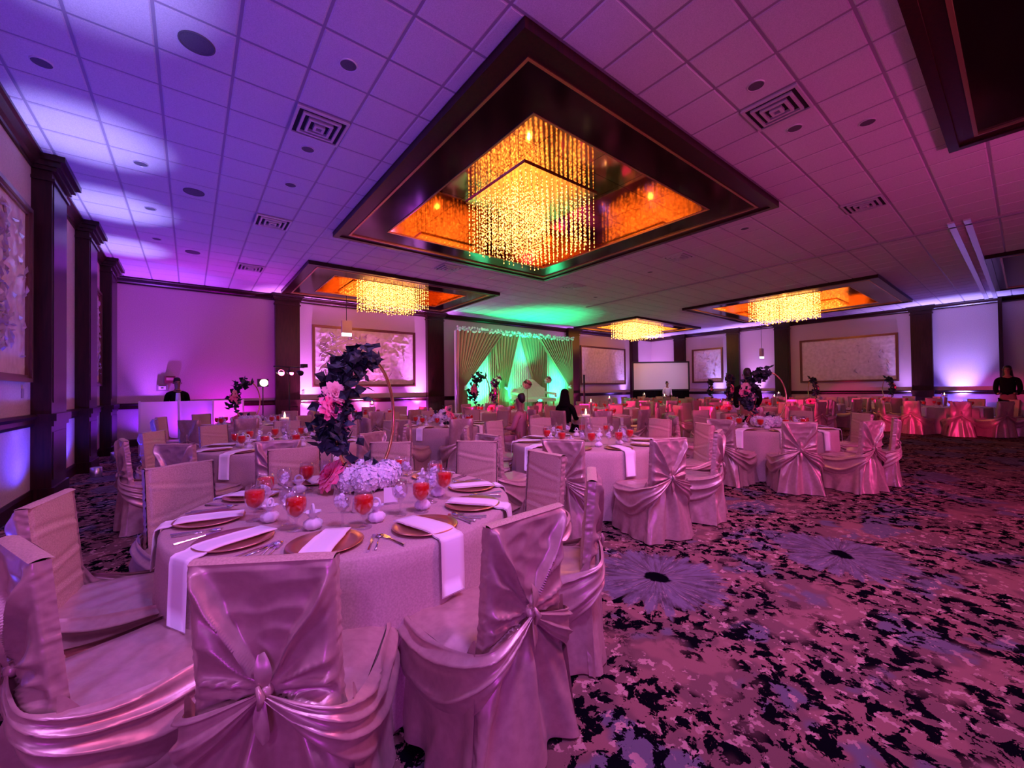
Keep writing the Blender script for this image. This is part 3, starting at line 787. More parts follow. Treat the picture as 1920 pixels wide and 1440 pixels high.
def pouch():
    rg = random.Random(9); bag = MB().lathe([(.005, .0), (.032, .003), (.044, .018), (.042, .036), (.028, .050), (.014, .058), (.026, .075), (.040, .088)], 22, cap1=False, wob=lambda a, i: 1+.13*sin(7*a+i))
    ring = MB().tube([(.024*cos(t), 0, .098+.024*sin(t)) for t in [2*pi*k/16 for k in range(16)]], .0065, 8, closed=True)
    return bag.mesh('pouch_bag', tulle, True), ring.mesh('ring', white_plastic, True)
POUCH = pouch()
def thing_item(name, label, cat, loc, rz, group, parts):
    root = empty(name, loc, rz, label, cat, group)
    for n_, me in parts: inst(n_, me, root)
    return root
# --- flowers
def floret_ball(r, n, seed, s=.028, sq=1.0):
    rg = random.Random(seed); m = MB(); ga = pi*(3-sqrt(5))
    for i in range(n):
        z = 1-2*(i+.5)/n
        if z < -.75: continue
        q = sqrt(1-z*z); a = ga*i; nrm = Vector((q*cos(a), q*sin(a), z)); rr = r*rg.uniform(.9, 1.06)
        c = Vector((nrm.x*rr, nrm.y*rr, nrm.z*rr*sq)); t1 = nrm.orthogonal().normalized(); rot = rg.uniform(0, 6.28); t2 = nrm.cross(t1)
        b1 = t1*cos(rot)+t2*sin(rot); b2 = nrm.cross(b1)
        for k in range(4):
            d = (b1 if k % 2 == 0 else b2)*(1 if k < 2 else -1); e = nrm.cross(d)
            m.add([c, c+d*s*.5+e*s*.42+nrm*.004, c+d*s+nrm*rg.uniform(.0, .010), c+d*s*.5-e*s*.42+nrm*.004], [(0, 1, 2, 3)])
    m.ball((0, 0, 0), r*.86, 12, 8, (1, 1, sq)); return m
def peony(r, seed):
    rg = random.Random(seed); m = MB()
    for lay in range(5):
        n = 5+lay; tilt = .25+.28*lay; L_ = r*(.6+.12*lay)
        for k in range(n):
            a = 2*pi*k/n+lay*.5+rg.uniform(-.1, .1); d = Vector((cos(a), sin(a), 0)); e = Vector((-sin(a), cos(a), 0)); up = Vector((0, 0, 1))
            def P(s_, w_):
                ang = tilt*(.5+.7*s_); return d*(L_*s_*sin(ang)*1.15+.006*lay)+up*(L_*s_*cos(ang))+e*w_*L_*.55*sin(pi*min(.95, s_*.8+.1))
            for s0, s1 in ((0, .5), (.5, 1)):
                m.add([P(s0, -1), P(s0, 0)-d*.004, P(s0, 1), P(s1, 1), P(s1, 0)-d*.006, P(s1, -1)], [(0, 1, 4, 5), (1, 2, 3, 4)])
    return m
def leaves(n, spread, seed, L_=.09, w=.03, along=None):
    rg = random.Random(seed); m = MB()
    for i in range(n):
        if along: c = Vector(along(rg.random()))+Vector([rg.gauss(0, spread*.42) for _ in range(3)])
        else: c = Vector([rg.gauss(0, spread*.5) for _ in range(3)])
        d = Vector([rg.uniform(-1, 1) for _ in range(3)]).normalized(); s_ = d.orthogonal().normalized(); rot = rg.uniform(0, 6.28); s_ = s_*cos(rot)+d.cross(s_)*sin(rot); nn = d.cross(s_)
        l = L_*rg.uniform(.6, 1.2); ww = w*rg.uniform(.7, 1.3)
        m.add([c, c+d*l*.4+s_*ww, c+d*l+nn*l*.15, c+d*l*.4-s_*ww, c+d*l*.45-nn*ww*.35], [(0, 1, 4), (1, 2, 4), (2, 3, 4), (3, 0, 4)])
    return m
HYD = [floret_ball(.085, 150, s, sq=.85).mesh('hydrangea', hyd_m) for s in (1, 2)]
HYDL = floret_ball(.085, 40, 3, .04).mesh('hydrangea', hyd_m)
PEO = peony(.085, 1).mesh('peony', pink_m); BLS = peony(.07, 2).mesh('rose', blush_m); BUR = peony(.07, 3).mesh('bloom', burg_m)
def arch_centre(x, y, rz, label, hi=True, z=TT, flip=1, scale=1.0):
    root = empty('floral_hoop_centrepiece', (x, y, z), rz, label, 'centrepiece', 'gold hoop centrepieces with flowers'); root.scale = (scale,)*3
    rg = random.Random(int(x*31+y*7)); Rr = .34; cz = .50
    pt = lambda t: (Rr*.82*sin(t)*flip, 0, cz+Rr*1.28*cos(t))
    ts = [R(-152)+R(304)*k/36 for k in range(37)]
    MB().tube([pt(t) for t in ts], .012, 8).build('hoop', gold, root, True)
    MB().lathe([(.10, 0), (.10, .05), (.07, .07)], 16).build('flower_foam', leaf_m, root)
    al = lambda u: pt(R(-112)+R(112)*u)
    leaves(330 if hi else 90, .105, 3, .10 if hi else .13, .036 if hi else .05, al).build('foliage', leaf_m, root)
    leaves(70 if hi else 20, .09, 5, .09, .045, lambda u: pt(R(-118)+R(30)*u)).build('blue_leaf_spray', leaf2_m, root)
    ch = root.children[-1] if root.children else None
    for (t, off, me, nm) in ((-66, (-.05, -.03, 0), BLS, 'rose'), (-80, (-.05, -.03, .02), PEO, 'peony'), (-88, (.04, -.03, 0), BLS, 'rose')):
        o = inst(nm, me, root, Vector(pt(R(t)))+Vector(off)); o.scale = (.8,)*3; o.rotation_euler = (R(80), 0, R(rg.uniform(-30, 30)))
    for i, (a, rr) in enumerate(((-134, .15), (-90, .14), (180, .13), (-38, .13), (62, .12))):
        o = inst('hydrangea', HYD[i % 2] if hi else HYDL, root, (rr*cos(R(a))*1.15, rr*sin(R(a)), .09)); o.scale = (1.18,)*3; o.rotation_euler = (0, 0, a)
    for i, (a, rr) in enumerate(((160, .25), (136, .25), (97, .17))):
        o = inst('peony' if i < 2 else 'rose', PEO if i < 2 else BLS, root, (rr*cos(R(a)), rr*sin(R(a)), .12)); o.scale = (1.0,)*3; o.rotation_euler = (R(55), 0, R(a+90))
    leaves(30, .13, 8, .09, .03).build('base_leaves', leaf_m, root, loc=(0, 0, .07))
    return root
def flower_bowl(x, y, label, z=TT):
    root = empty('flower_arrangement', (x, y, z), 0, label, 'centrepiece')
    MB().lathe([(.08, 0), (.10, .05), (.085, .08)], 14).build('bowl', silver, root, True)
    for i, (a, rr, zz) in enumerate(((0, .13, .14), (70, .12, .16), (140, .13, .13), (210, .13, .14), (285, .12, .15), (0, 0, .22))):
        inst('hydrangea', HYDL, root, (rr*cos(R(a)), rr*sin(R(a)), zz))
    for a in (-60, -20): 
        o = inst('peony', PEO, root, (.17*cos(R(a)), .17*sin(R(a)), .18)); o.rotation_euler = (R(50), 0, R(a+90))
    leaves(60, .14, int(x*9), .10, .035).build('foliage', leaf_m, root, loc=(0, 0, .14)); return root
def candle(x, y, label, z=TT, r=.055, h=.30, light=0):
    root = empty('candle_cylinder', (x, y, z), 0, label, 'candle', 'glass cylinders with floating candles')
    MB().lathe([(r, 0), (r, h), (r-.004, h), (r-.004, .012), (.01, .010)], 24).build('glass_cylinder', glass, root, True)
    MB().lathe([(r*.72, h*.80), (r*.8, h*.84), (r*.72, h*.88), (.004, h*.88)], 16).build('floating_candle', wax, root, True)
    MB().lathe([(.004, h*.88), (.013, h*.92), (.010, h*.97), (.002, h*1.06)], 10).build('flame', flame_m, root, True)
    MB().lathe([(.10, 0), (.11, .006), (.02, .006)], 24).build('mirror_base', silver, root)
    if light:
        d = bpy.data.lights.new('candle_glow', 'POINT'); d.color = (1, .55, .25); d.energy = light; d.shadow_soft_size = .02
        o = bpy.data.objects.new('candle_glow', d); C.objects.link(o); o.location = (x, y, z+h*1.1)
    return root
SEATS = ['nearest seat', 'seat right of the nearest', 'right side, nearer seat', 'right side, farther seat', 'seat right of the farthest', 'farthest seat', 'seat left of the farthest', 'left side, farther seat', 'left side, nearer seat', 'seat left of the nearest']
def seat_names(cx, cy, angs):
    base = atan2(-cy, -cx)       # direction of the camera
    order = sorted(range(len(angs)), key=lambda k_: ((angs[k_]-base+pi/len(angs)) % (2*pi)))
    nm = [None]*len(angs)
    for i, k_ in enumerate(order): nm[k_] = SEATS[i]
    return nm
def banquet_table(cx, cy, desc, a0, detail, centre, idx, skip=(), chairs=None, hi=False, short=None):
    short = short or desc
    root = empty('banquet_table', (cx, cy, 0), a0, 'round table in champagne cloth, '+desc, 'table', 'round banquet tables')
    inst('tablecloth', (clothHI[idx % 3] if hi else clothLO[idx % 2]), root); inst('pedestal', ped, root); inst('table_board', ttop, root)
    angs = [a0+2*pi*k_/10 for k_ in range(10)]; rg = random.Random(idx*13+1)
    if chairs: angs = [c_[3] for c_ in chairs]
    nm = seat_names(cx, cy, angs)
    grp = 'place settings and chairs of the table '+short
    for k_, a in enumerate(angs):
        jit = rg.uniform(-.06, .06)
        if k_ not in skip:
            if chairs:
                x, y, f_, _ = chairs[k_]
            else:
                rr = 1.28+rg.uniform(-.02, .03); x = cx+rr*cos(a+jit*.3); y = cy+rr*sin(a+jit*.3); f_ = a+pi+jit
            chair(x, y, f_, idx+k_, 'satin covered chair, table %s, %s' % (short, nm[k_]), 'satin covered chairs', hi)
        ca, sa = cos(a), sin(a)
        def at(r, off=0): return (cx+r*ca-off*sa, cy+r*sa+off*ca, TT+.002)
        if detail >= 1:
            o = inst('napkin', (NAPH if detail > 2 else NAPL)[(idx+k_) % (3 if detail > 2 else 2)], None, (cx, cy, 0), a+jit*.1); tag(o, 'white folded napkin, table %s, %s' % (short, nm[k_]), 'napkin', 'white napkins hanging over table edges')
            gj = rg.uniform(-.02, .02)
            thing_item('goblet', 'goblet of red punch, table %s, %s' % (short, nm[k_]), 'goblet', at(.54+gj, .13), rg.uniform(0, 6), 'goblets of red punch', (('glass_bowl', GOB[detail > 2][0]), ('punch', GOB[detail > 2][1])))
        if detail >= 2:
            o = inst('charger_plate', chg if detail > 2 else chgL, None, at(.755)); tag(o, 'rose gold charger plate, table %s, %s' % (short, nm[k_]), 'plate', 'rose gold charger plates')
            thing_item('water_glass', 'water glass with ice, table %s, %s' % (short, nm[k_]), 'glass', at(.50+gj, .02), rg.uniform(0, 6), 'stemmed water glasses', (('glass_bowl', WAT[detail > 2][0]), ('ice', WAT[detail > 2][1])))
            thing_item('favour_pouch', 'white tulle favour pouch, table %s, %s' % (short, nm[k_]), 'favour', at(.50+gj, -.12), a+.4, 'white favour pouches', (('pouch_bag', POUCH[0]), ('ring', POUCH[1])))
        if detail >= 3:
            for off, me, n_ in ((-.205, FORK, 'fork'), (-.235, FORK, 'salad fork'), (.20, KNIFE, 'knife'), (.228, SPOON, 'spoon')):
                if k_ % 2 and n_ == 'salad fork': continue
                o = inst(n_.split()[-1], me, None, at(.775+(.02 if n_ == 'fork' else 0), off), a+pi/2+rg.uniform(-.06, .06)); tag(o, 'steel %s, table %s, %s' % (n_, short, nm[k_]), n_.split()[-1], 'steel cutlery')
    return root, nm
# front table, chairs placed one by one: (mid of back top x, y, facing degrees)
TC = (.83, 2.64)
ch_raw = [(.165, 1.375, 57.5, -117.7), (1.02, 1.195, 94.5, -82.5), (1.80, 1.53, 131, -49), (2.14, 2.28, 177, -15.4), (2.14, 3.24, -140, 24.6),
          (1.50, 3.75, -131, 58.9), (.71, 3.95, -97, 95.2), (-.06, 3.62, -66, 132.3), (-.54, 2.86, -11, 170.9), (-.43, 1.98, 22, -152.4)]
chs = []
for (x, y, f_, a) in ch_raw:
    f_ = R(f_); chs.append((x+.30*cos(f_), y+.30*sin(f_), f_, R(a)))
# one seat of the flower table is pulled out and taken
banquet_table(*TC, 'nearest the camera', R(-117.7), 3, None, 0, chairs=chs, hi=True, short='nearest the camera')
arch_centre(1.00, 2.96, R(26), 'dark floral gold hoop centrepiece on the nearest table', flip=1)
tabs = [
 (1.0, 6.2, 'behind the front one at left', -100, 2, 'candle', True), (4.08, 3.6, 'with tall candle right of centre', -110, 2, 'candle', True),
 (7.7, 2.75, 'at right beside open carpet', -147, 2, 'arch', True), (4.05, 7.4, 'with flowers at picture centre', -108, 2, 'bowl', False),
 (1.0, 10.6, 'before the white booth', -95, 2, 'arch', False), (3.9, 11.1, 'before the red lamps', -105, 1, 'candle', False),
 (7.9, 6.8, 'beyond the tall candle table', -130, 1, 'candle', False), (7.6, 10.4, 'before the stage, left end', -120, 1, 'arch', False),
 (11.6, 5.0, 'right of centre, middle distance', -140, 1, 'arch', False), (11.3, 8.9, 'before the stage, right end', -135, 1, 'candle', False),
 (15.2, 5.2, 'right of the dark hoop', -150, 1, 'candle', False), (14.9, 9.0, 'right of the stage', -140, 1, 'candle', False),
 (17.9, 1.55, 'at the far right edge', -165, 1, 'candle', False), (18.3, 5.0, 'under the right wall relief, near', -150, 1, 'arch', False),
 (18.2, 8.7, 'under the right wall relief, far', -150, 1, 'arch', False), (18.3, 12.2, 'beside the projection screen', -140, 1, 'candle', False),
 (18.6, -1.75, 'at the right border', -165, 1, 'candle', False),
 (21.5, 3.4, 'against the right wall', -160, 1, 'arch', False), (21.6, 7.2, 'against the right wall, farther left', -160, 1, 'candle', False)]
for i, (x, y, d, a0, det, cen, hi) in enumerate(tabs):
    banquet_table(x, y, d, R(a0), det, cen, i+1, hi=hi, skip=(1,) if i == 3 else ())
    if cen == 'candle': candle(x, y, 'floating candle in a glass cylinder, table '+d, light=(.9 if det > 1 else 0), h=.40, r=.068)
    elif cen == 'arch': arch_centre(x, y, R({2: -62, 4: 30}.get(i, 40 if i % 2 else 20)), 'floral gold hoop centrepiece, table '+d, hi=i < 3, scale=1.0)
    else: flower_bowl(x, y, 'low bowl of white and pink flowers, table '+d)
# small pieces on the front table
for i, (dx, dy, lab) in enumerate(((-.13, -.22, 'clear salt shaker, left of the pair on the front table'), (-.09, -.25, 'steel topped pepper shaker, right of the pair on the front table'))):
    root = empty('shaker', (TC[0]+dx, TC[1]+dy, TT+.002), 0, lab, 'shaker')
    MB().lathe([(.019, 0), (.021, .01), (.015, .055), (.013, .06)], 14).build('shaker_body', glass if i == 0 else silver, root, True)
    MB().lathe([(.0135, .06), (.014, .072), (.008, .083)], 14).build('shaker_cap', silver, root, True)
card = empty('table_card', (TC[0]+.13, TC[1]-.22, TT+.002), R(-20), 'small table card in a clear stand before the flowers', 'table card')
MB().box(-.04, .04, -.002, .002, .01, .10).build('card', white_linen, card); MB().box(-.045, .045, -.02, .02, 0, .008).build('card_stand', glass, card)
vot = empty('votive_holder', (TC[0]-.02, TC[1]-.20, TT+.002), 0, 'small faceted glass votive before the white flowers', 'votive holder')
MB().lathe([(.02, 0), (.035, .03), (.03, .035), (.02, .01)], 8).build('glass_cup', glass, vot); MB().lathe([(.015, .012), (.015, .02)], 10).build('wax', wax, vot)
chair(4.93, 5.98, R(118), 4, 'pulled out satin chair holding the person in the rose dress', 'satin covered chairs')
# ------------------------------------------------------------ stage and backdrop
st = empty('stage', (12.3, 13.95, 0), 0, 'low skirted stage platform under the green lit drapes', 'stage')
MB().box(-3.9, 4.3, -1.3, .90, .44, .50).build('deck', settee_m, st)
def sk_fn(u, v):
    L1, L2 = 8.2, 2.2; d = u*(L1+2*L2)
    if d < L2: p = (-3.9, .90-d); n = (-1, 0)
    elif d < L2+L1: p = (-3.9+d-L2, -1.3); n = (0, -1)
    else: p = (4.3, -1.3+d-L2-L1); n = (1, 0)
    w = .03*sin(d*28)
    return (p[0]+n[0]*(w+.02), p[1]+n[1]*(w+.02), .01+.44*v)
MB().grid(sk_fn, 420, 1).build('skirt', cloth, st, True)
bd = empty('wedding_backdrop', (12.1, 14.6, .5), 0, 'tall draped backdrop of champagne curtains over white sheers', 'backdrop')
X0, X1, ZTOP = -3.45, 3.45, 3.45
for x in (X0, -1.75, 1.75, X1): MB().tube([(x, 0, 0), (x, 0, ZTOP+.05)], .02, 8).build('upright', grey_metal, bd, True)
MB().tube([(X0, 0, ZTOP), (X1, 0, ZTOP)], .02, 8).build('crossbar', grey_metal, bd, True)
def drape(name, m, top, mid, zm, bot, yoff, pl, amp=.07, nu=130, nv=30, zb=.01):
    def g(u, v):
        z = ZTOP-(ZTOP-zb)*v
        if z > zm:
            t = (ZTOP-z)/(ZTOP-zm); k = t**1.6
            a = top[0]+(mid[0]-top[0])*k; b = top[1]+(mid[1]-top[1])*(t**(1.0 if abs(mid[1]-top[1]) > abs(mid[0]-top[0]) else 1.6))
        else:
            t = (zm-z)/(zm-zb); a = mid[0]+(bot[0]-mid[0])*sqrt(t); b = mid[1]+(bot[1]-mid[1])*sqrt(t)
        x = a+(b-a)*u; w = abs(b-a)/abs(top[1]-top[0])
        return (x, yoff+amp*(.4+.6*w)*cos(u*2*pi*pl), z)
    return MB().grid(g, nu, nv).build(name, m, bd, True)
drape('sheer_panel', drape_white, (X0, X1), (X0, X1), 1.5, (X0, X1), .16, 60, .03, 420, 4)
drape('side_drape', drape_tan, (X0, -1.0), (X0+.02, X0+.42), 1.15, (X0, X0+.5), -.05, 13)
drape('side_drape', drape_tan, (X1, 1.0), (X1-.02, X1-.42), 1.15, (X1, X1-.5), -.05, 13)
drape('inner_drape', drape_tan, (-1.55, -.05), (-1.15, -.85), .95, (-1.35, -.7), 0, 8)
drape('inner_drape', drape_tan, (1.55, .05), (1.15, .85), .95, (1.35, .7), 0, 8)
drape('inner_drape', drape_tan, (-1.75, -1.2), (-1.7, -1.3), .95, (-1.7, -1.25), .06, 4, nu=40)
drape('inner_drape', drape_tan, (1.75, 1.2), (1.7, 1.3), .95, (1.7, 1.25), .06, 4, nu=40)
# garland along the top
rg = random.Random(4); gm = MB()
for i in range(240):
    x = X0+(X1-X0)*i/239; c = (x+rg.uniform(-.02, .02), -.08+rg.uniform(-.07, .07), ZTOP+.04+rg.uniform(-.09, .10)); gm.ball(c, rg.uniform(.035, .06), 6, 4)
gm.build('flower_garland', hyd_m, bd)
for x in (X0+.35, X1-.35, -1.0, 1.0):
    gm = MB()
    for i in range(9): gm.ball((x+rg.uniform(-.07, .07), -.14, 1.05+rg.uniform(-.07, .07)), .045, 6, 4)
    gm.build('tieback_bloom', hyd_m, bd)
# settee
se = empty('settee', (12.15, 13.8, .5), 0, 'ivory tufted settee with curved crest on the stage', 'settee'); se.scale = (1.2,)*3
def se_back(u, v):
    x = -.85+1.7*u; hgt = .36+.36*exp(-((u-.60)/.24)**2); z = .44+hgt*v; d = .012*(cos(x*38)*cos(z*38))
    return (x, .27-d, z)
b_ = MB().grid(se_back, 60, 24)
def se_back2(u, v):
    p = se_back(u, v); return (p[0], .36, p[2])
b_.grid(se_back2, 60, 3); b_.grid(lambda u, v: (lambda p: (p[0], p[1]+(.36-p[1])*v, p[2]+.02*sin(pi*v)))(se_back(u, 1)), 60, 3)
b_.build('backrest', settee_m, se, True)
s_ = MB(); s_.grid(lambda u, v: (-.85+1.7*u, -.32+.62*v, .44+.05*sin(pi*u)**.3*sin(pi*v)**.3), 24, 10); s_.box(-.85, .85, -.32, .30, .32, .44); s_.build('seat', settee_m, se, True)
for sx in (-1, 1):
    MB().tube([(sx*.83, .28, .66), (sx*.86, 0, .64), (sx*.87, -.28, .60), (sx*.86, -.31, .50)], [.05, .05, .055, .05], 10).build('arm', settee_m, se, True)
for x in (-.78, .78):
    for y in (-.27, .27): MB().lathe([(.018, 0), (.022, .12), (.035, .32)], 10, (x, y, 0)).build('leg', gold, se, True)
def ball_stand(x, y, z, h, label, me_s, n=16, r=.16, stand=True, grp=None):
    root = empty('flower_ball_stand', (x, y, z), 0, label, 'flower stand', grp)
    MB().lathe([(.11, 0), (.11, .012), (.012, .02), (.010, h)], 14).build('pole', gold, root, True)
    rg2 = random.Random(int(x*17+z*3)); ga = pi*(3-sqrt(5))
    for i in range(n):
        zz = 1-2*(i+.5)/n; q = sqrt(1-zz*zz); d = Vector((q*cos(ga*i), q*sin(ga*i), zz)); nm, me = me_s[i % len(me_s)]
        o = inst(nm, me, root, d*r*.75+Vector((0, 0, h+r*.8))); o.rotation_euler = d.to_track_quat('Z', 'Y').to_euler()
    leaves(40, r*.9, 3, .09, .03).build('foliage', leaf_m, root, loc=(0, 0, h+r*.8))
PK = [('peony', PEO), ('bloom', BUR), ('peony', PEO)]; WH = [('hydrangea', HYDL), ('rose', BLS), ('bloom', BUR)]
ball_stand(11.35, 13.3, .5, 1.0, 'pink flower ball on a thin stand before the settee', PK, 18, .2)
ball_stand(10.55, 14.3, .5, 1.25, 'white and green flower stand left of the settee', WH, 12, .16)
ball_stand(13.55, 14.3, .5, 1.25, 'mixed flower stand right of the settee', WH, 12, .16)
ball_stand(11.0, 12.2, 0, .6, 'low pink flower ball in front of the stage', PK, 18, .2)
arch = arch_centre(8.75, 12.9, R(15), 'gold hoop with white and burgundy flowers at the stage left', hi=False, z=.5, scale=1.6)
arch['group'] = 'gold hoop centrepieces with flowers'
# glowing table globe at stage right
gl = empty('glowing_globe', (14.9, 13.4, .5), 0, 'small glowing white globe at the stage right end', 'lamp')
MB().lathe([(.05, 0), (.03, .05)], 10).build('base', gold, gl); MB().ball((0, 0, .16), .12, 14, 10).build('globe', emis('globe_glow', (.85, 1, .8), 2.5), gl, True)

# uplights and their fittings
UPK = 2.3
def uplight(x, y, z, label, col, power, to, spot=60, body=True, grp='floor uplights', size=.03, glow=6):
    root = empty('uplight', (x, y, z), 0, label, 'uplight', grp)
    MB().lathe([(.075, 0), (.08, .02), (.08, .17), (.07, .175), (.065, .15), (.01, .15)], 18).build('can', grey_metal, root, True)
    MB().lathe([(.062, .153), (.01, .154)], 18).build('lens', emis('lens_glow', tuple(.45+.55*c for c in col), glow), root)
    MB().box(-.10, .10, -.02, .02, 0, .012).build('foot', black_m, root)
    lamp('SPOT', (x, y, z+.2), to, (tuple(c*.8+.2*max(col) for c in col) if col == CB else col), power*UPK, size, spot, 1.0, 'uplight_beam')
    lamp('SPOT', (x, y, z+.2), to, tuple(c**1.8 for c in col), power*.10*UPK, size, 150, 1.0, 'uplight_spill')
CB = (.22, .18, 1.0)
uplight(WX+.36, 3.0, 0, 'uplight by the left wall outside the near pilaster', CB, 400, (WX+.9, 4.1, H), 27)
uplight(WX+.36, 7.75, 0, 'silver uplight can by the left wall, nearest', CB, 480, (WX+.62, 7.3, H), 25)
uplight(WX+.36, 10.2, 0, 'silver uplight can by the left wall, second', CB, 480, (WX+.60, 9.75, H), 25)
uplight(WX+.36, 12.6, 0, 'silver uplight can by the left wall, third', CB, 400, (WX+.5, 12.3, H), 24)
uplight(-.9, WY-.35, 0, 'uplight in the far left corner', (.40, .08, 1), 380, (-.7, WY-.6, H), 50)
uplight(.9, WY-.7, 0, 'uplight behind the booth', (.62, .0, .8), 70, (1.1, WY-.02, 2.4), 120)
UP = (.72, .22, 1.0)
uplight(3.15, WY-.4, 0, 'uplight under the left edge of the branch relief', UP, 800, (3.15, WY-.05, 3.6), 50)
uplight(7.25, WY-.4, 0, 'uplight under the right edge of the branch relief', UP, 800, (7.25, WY-.05, 3.6), 50)
uplight(5.2, WY-.4, 0, 'uplight under the middle of the branch relief', (.9, .2, .8), 260, (5.2, WY-.05, 3.2), 70)
uplight(16.2, WY-.55, 0, 'purple uplight right of the stage', (.6, .2, 1), 420, (16.2, WY-.3, H), 60)
uplight(20.9, WY-.45, 0, 'uplight by the far relief, right edge', (.5, .3, 1), 350, (20.9, WY-.1, 3.6), 46)
uplight(23.3, WY-.6, 0, 'uplight in the far right corner', (.6, .3, 1), 600, (23.3, WY-.3, H), 70)
uplight(EX-.45, 11.0, 0, 'uplight under the narrow right wall relief', (.4, .3, 1), 420, (EX-.1, 11.0, H), 50)
uplight(EX-.45, 9.0, 0, 'uplight right of the dark hoop by the wall', (.6, .3, 1), 520, (EX-.2, 9.0, H), 50)
uplight(EX-.45, 3.15, 0, 'uplight at the right end of the wide relief', (.5, .3, 1), 250, (EX-.3, 3.2, H), 50)
uplight(EX-.45, 1.6, 0, 'blue uplight on the right wall near the edge', (.35, .28, 1), 700, (EX-.1, 1.6, H), 56)
for (y, p) in ((7.7, 26), (10.15, 26), (12.6, 14), (3.2, 26)):
    lamp('SPOT', (WX+.38, y, .3), (WX, y-.1, 2.6), (.30, .22, 1), p, .03, 60, 1.0, 'wall_graze')
# green lights behind and before the sheers
for (x, p, lab) in ((9.6, 800, 'green uplight behind the left side drape'), (11.2, 200, 'green uplight behind the centre drapes'), (14.3, 800, 'green uplight behind the right side drape')):
    uplight(x, 14.2, .5, lab, (.02, 1, .38), p*.20, (x+.15, 14.78, 2.2), 95, grp='green stage uplights')
lamp('SPOT', (12.2, 13.3, .75), (12.3, 13.3, H), (.0, 1, .33), 1200, .03, 75, 1.0, 'stage_wash')
lamp('SPOT', (10.4, 13.6, .75), (11.4, 15.3, H-.3), (.0, 1, .22), 110, .03, 110, 1.0, 'stage_wash')
lamp('SPOT', (5.0, 11.2, 3.9), (12.2, 14.6, 2.4), (1, .42, .40), 240, .05, 40, .5, 'backdrop_key')  # unseen warm pink spot, added to bring out shading in the drape folds
lamp('SPOT', (12.1, 14.95, 2.2), (12.0, 15.4, 4.3), (0, 1, .3), 60, .03, 140, 1, 'wall_green')
lamp('SPOT', (12.3, 13.9, 2.6), (12.3, 14.5, 3.95), (0, 1, .4), 70, .03, 150, 1, 'garland_green')
# red party lamps on a stand
ps = empty('party_light_stand', (2.15, 12.6, 0), R(20), 'black light stand with two glowing red lamps', 'light stand')
MB().tube([(0, 0, .02), (0, 0, 2.15)], [.02, .014], 8).build('pole', black_m, ps, True)
for a in (0, 120, 240): MB().tube([(0, 0, .55), (.45*cos(R(a)), .45*sin(R(a)), .02)], .012, 6).build('leg', black_m, ps, True)
MB().tube([(-.42, 0, 2.15), (.42, 0, 2.15)], .018, 8).build('t_bar', black_m, ps, True)
for i, x in enumerate((-.26, .02, .3)):
    f_ = MB(); f_.tube([(x, .08, 2.02), (x, -.07, 1.98)], [.06, .075], 12); f_.build('lamp_head', black_m, ps, True)
    if i < 2: MB().lathe([(.085 if i == 0 else .06, 0), (.01, .001)], 14).build('lamp_lens', emis('red_lens', (1, .05, .18), 16), ps).location = (x, -.075, 1.98); ps.children
for o in C.objects:
    if o.name.startswith('lamp_lens'): o.rotation_euler = (R(84), 0, 0)
MB().box(.36, .5, -.06, .08, 2.15, 2.25).build('dimmer_box', black_m, ps)
for (to, p) in (((11.5, 3.8, 1.0), 1500), ((6.0, 9.2, .9), 500), ((17.2, 1.2, .7), 2600)):
    lamp('SPOT', (2.3, 12.35, 2.05), to, RED, p, .04, 9, .4, 'red_beam')
for (to, p) in (((4.6, 9.6, .9), 300), ((6.6, 8.2, .9), 500), ((8.6, 9.6, .8), 700), ((6.2, 11.0, .9), 500), ((11.8, 7.6, .8), 1500), ((10.2, 4.4, .8), 900), ((18.0, 4.0, .8), 2600), ((12.8, 8.0, .8), 1300), ((7.6, 8.6, .9), 600), ((16.6, 7.5, .8), 1800), ((9.2, 10, .9), 500)):
    lamp('SPOT', (2.3, 12.35, 2.05), to, (1, .01, .28), p*2.6, .04, 8, .5, 'pink_beam')
# warm flood on its stand
fl = empty('flood_lamp_stand', (1.62, 13.4, 0), 0, 'lit warm white flood lamp on a black stand before the wall', 'light stand')
MB().tube([(0, 0, .02), (0, 0, 1.62)], .015, 8).build('pole', black_m, fl, True)
for a in (30, 150, 270): MB().tube([(0, 0, .5), (.4*cos(R(a)), .4*sin(R(a)), .02)], .012, 6).build('leg', black_m, fl, True)
MB().box(-.13, .13, -.04, .10, 1.62, 1.84).build('lamp_housing', black_m, fl)
MB().lathe([(.10, 0), (.01, .002)], 16).build('lamp_lens', emis('flood_lens', (1, .85, .5), 9), fl); fl_l = [o for o in C.objects if o.name.startswith('lamp_lens')][-1]; fl_l.location = (.02, -.05, 1.73); fl_l.rotation_euler = (R(84), 0, 0)
lamp('SPOT', (1.66, 13.28, 1.75), (2.6, 8, 1.0), (1, .7, .35), 4, .08, 120, 1, 'flood_beam')

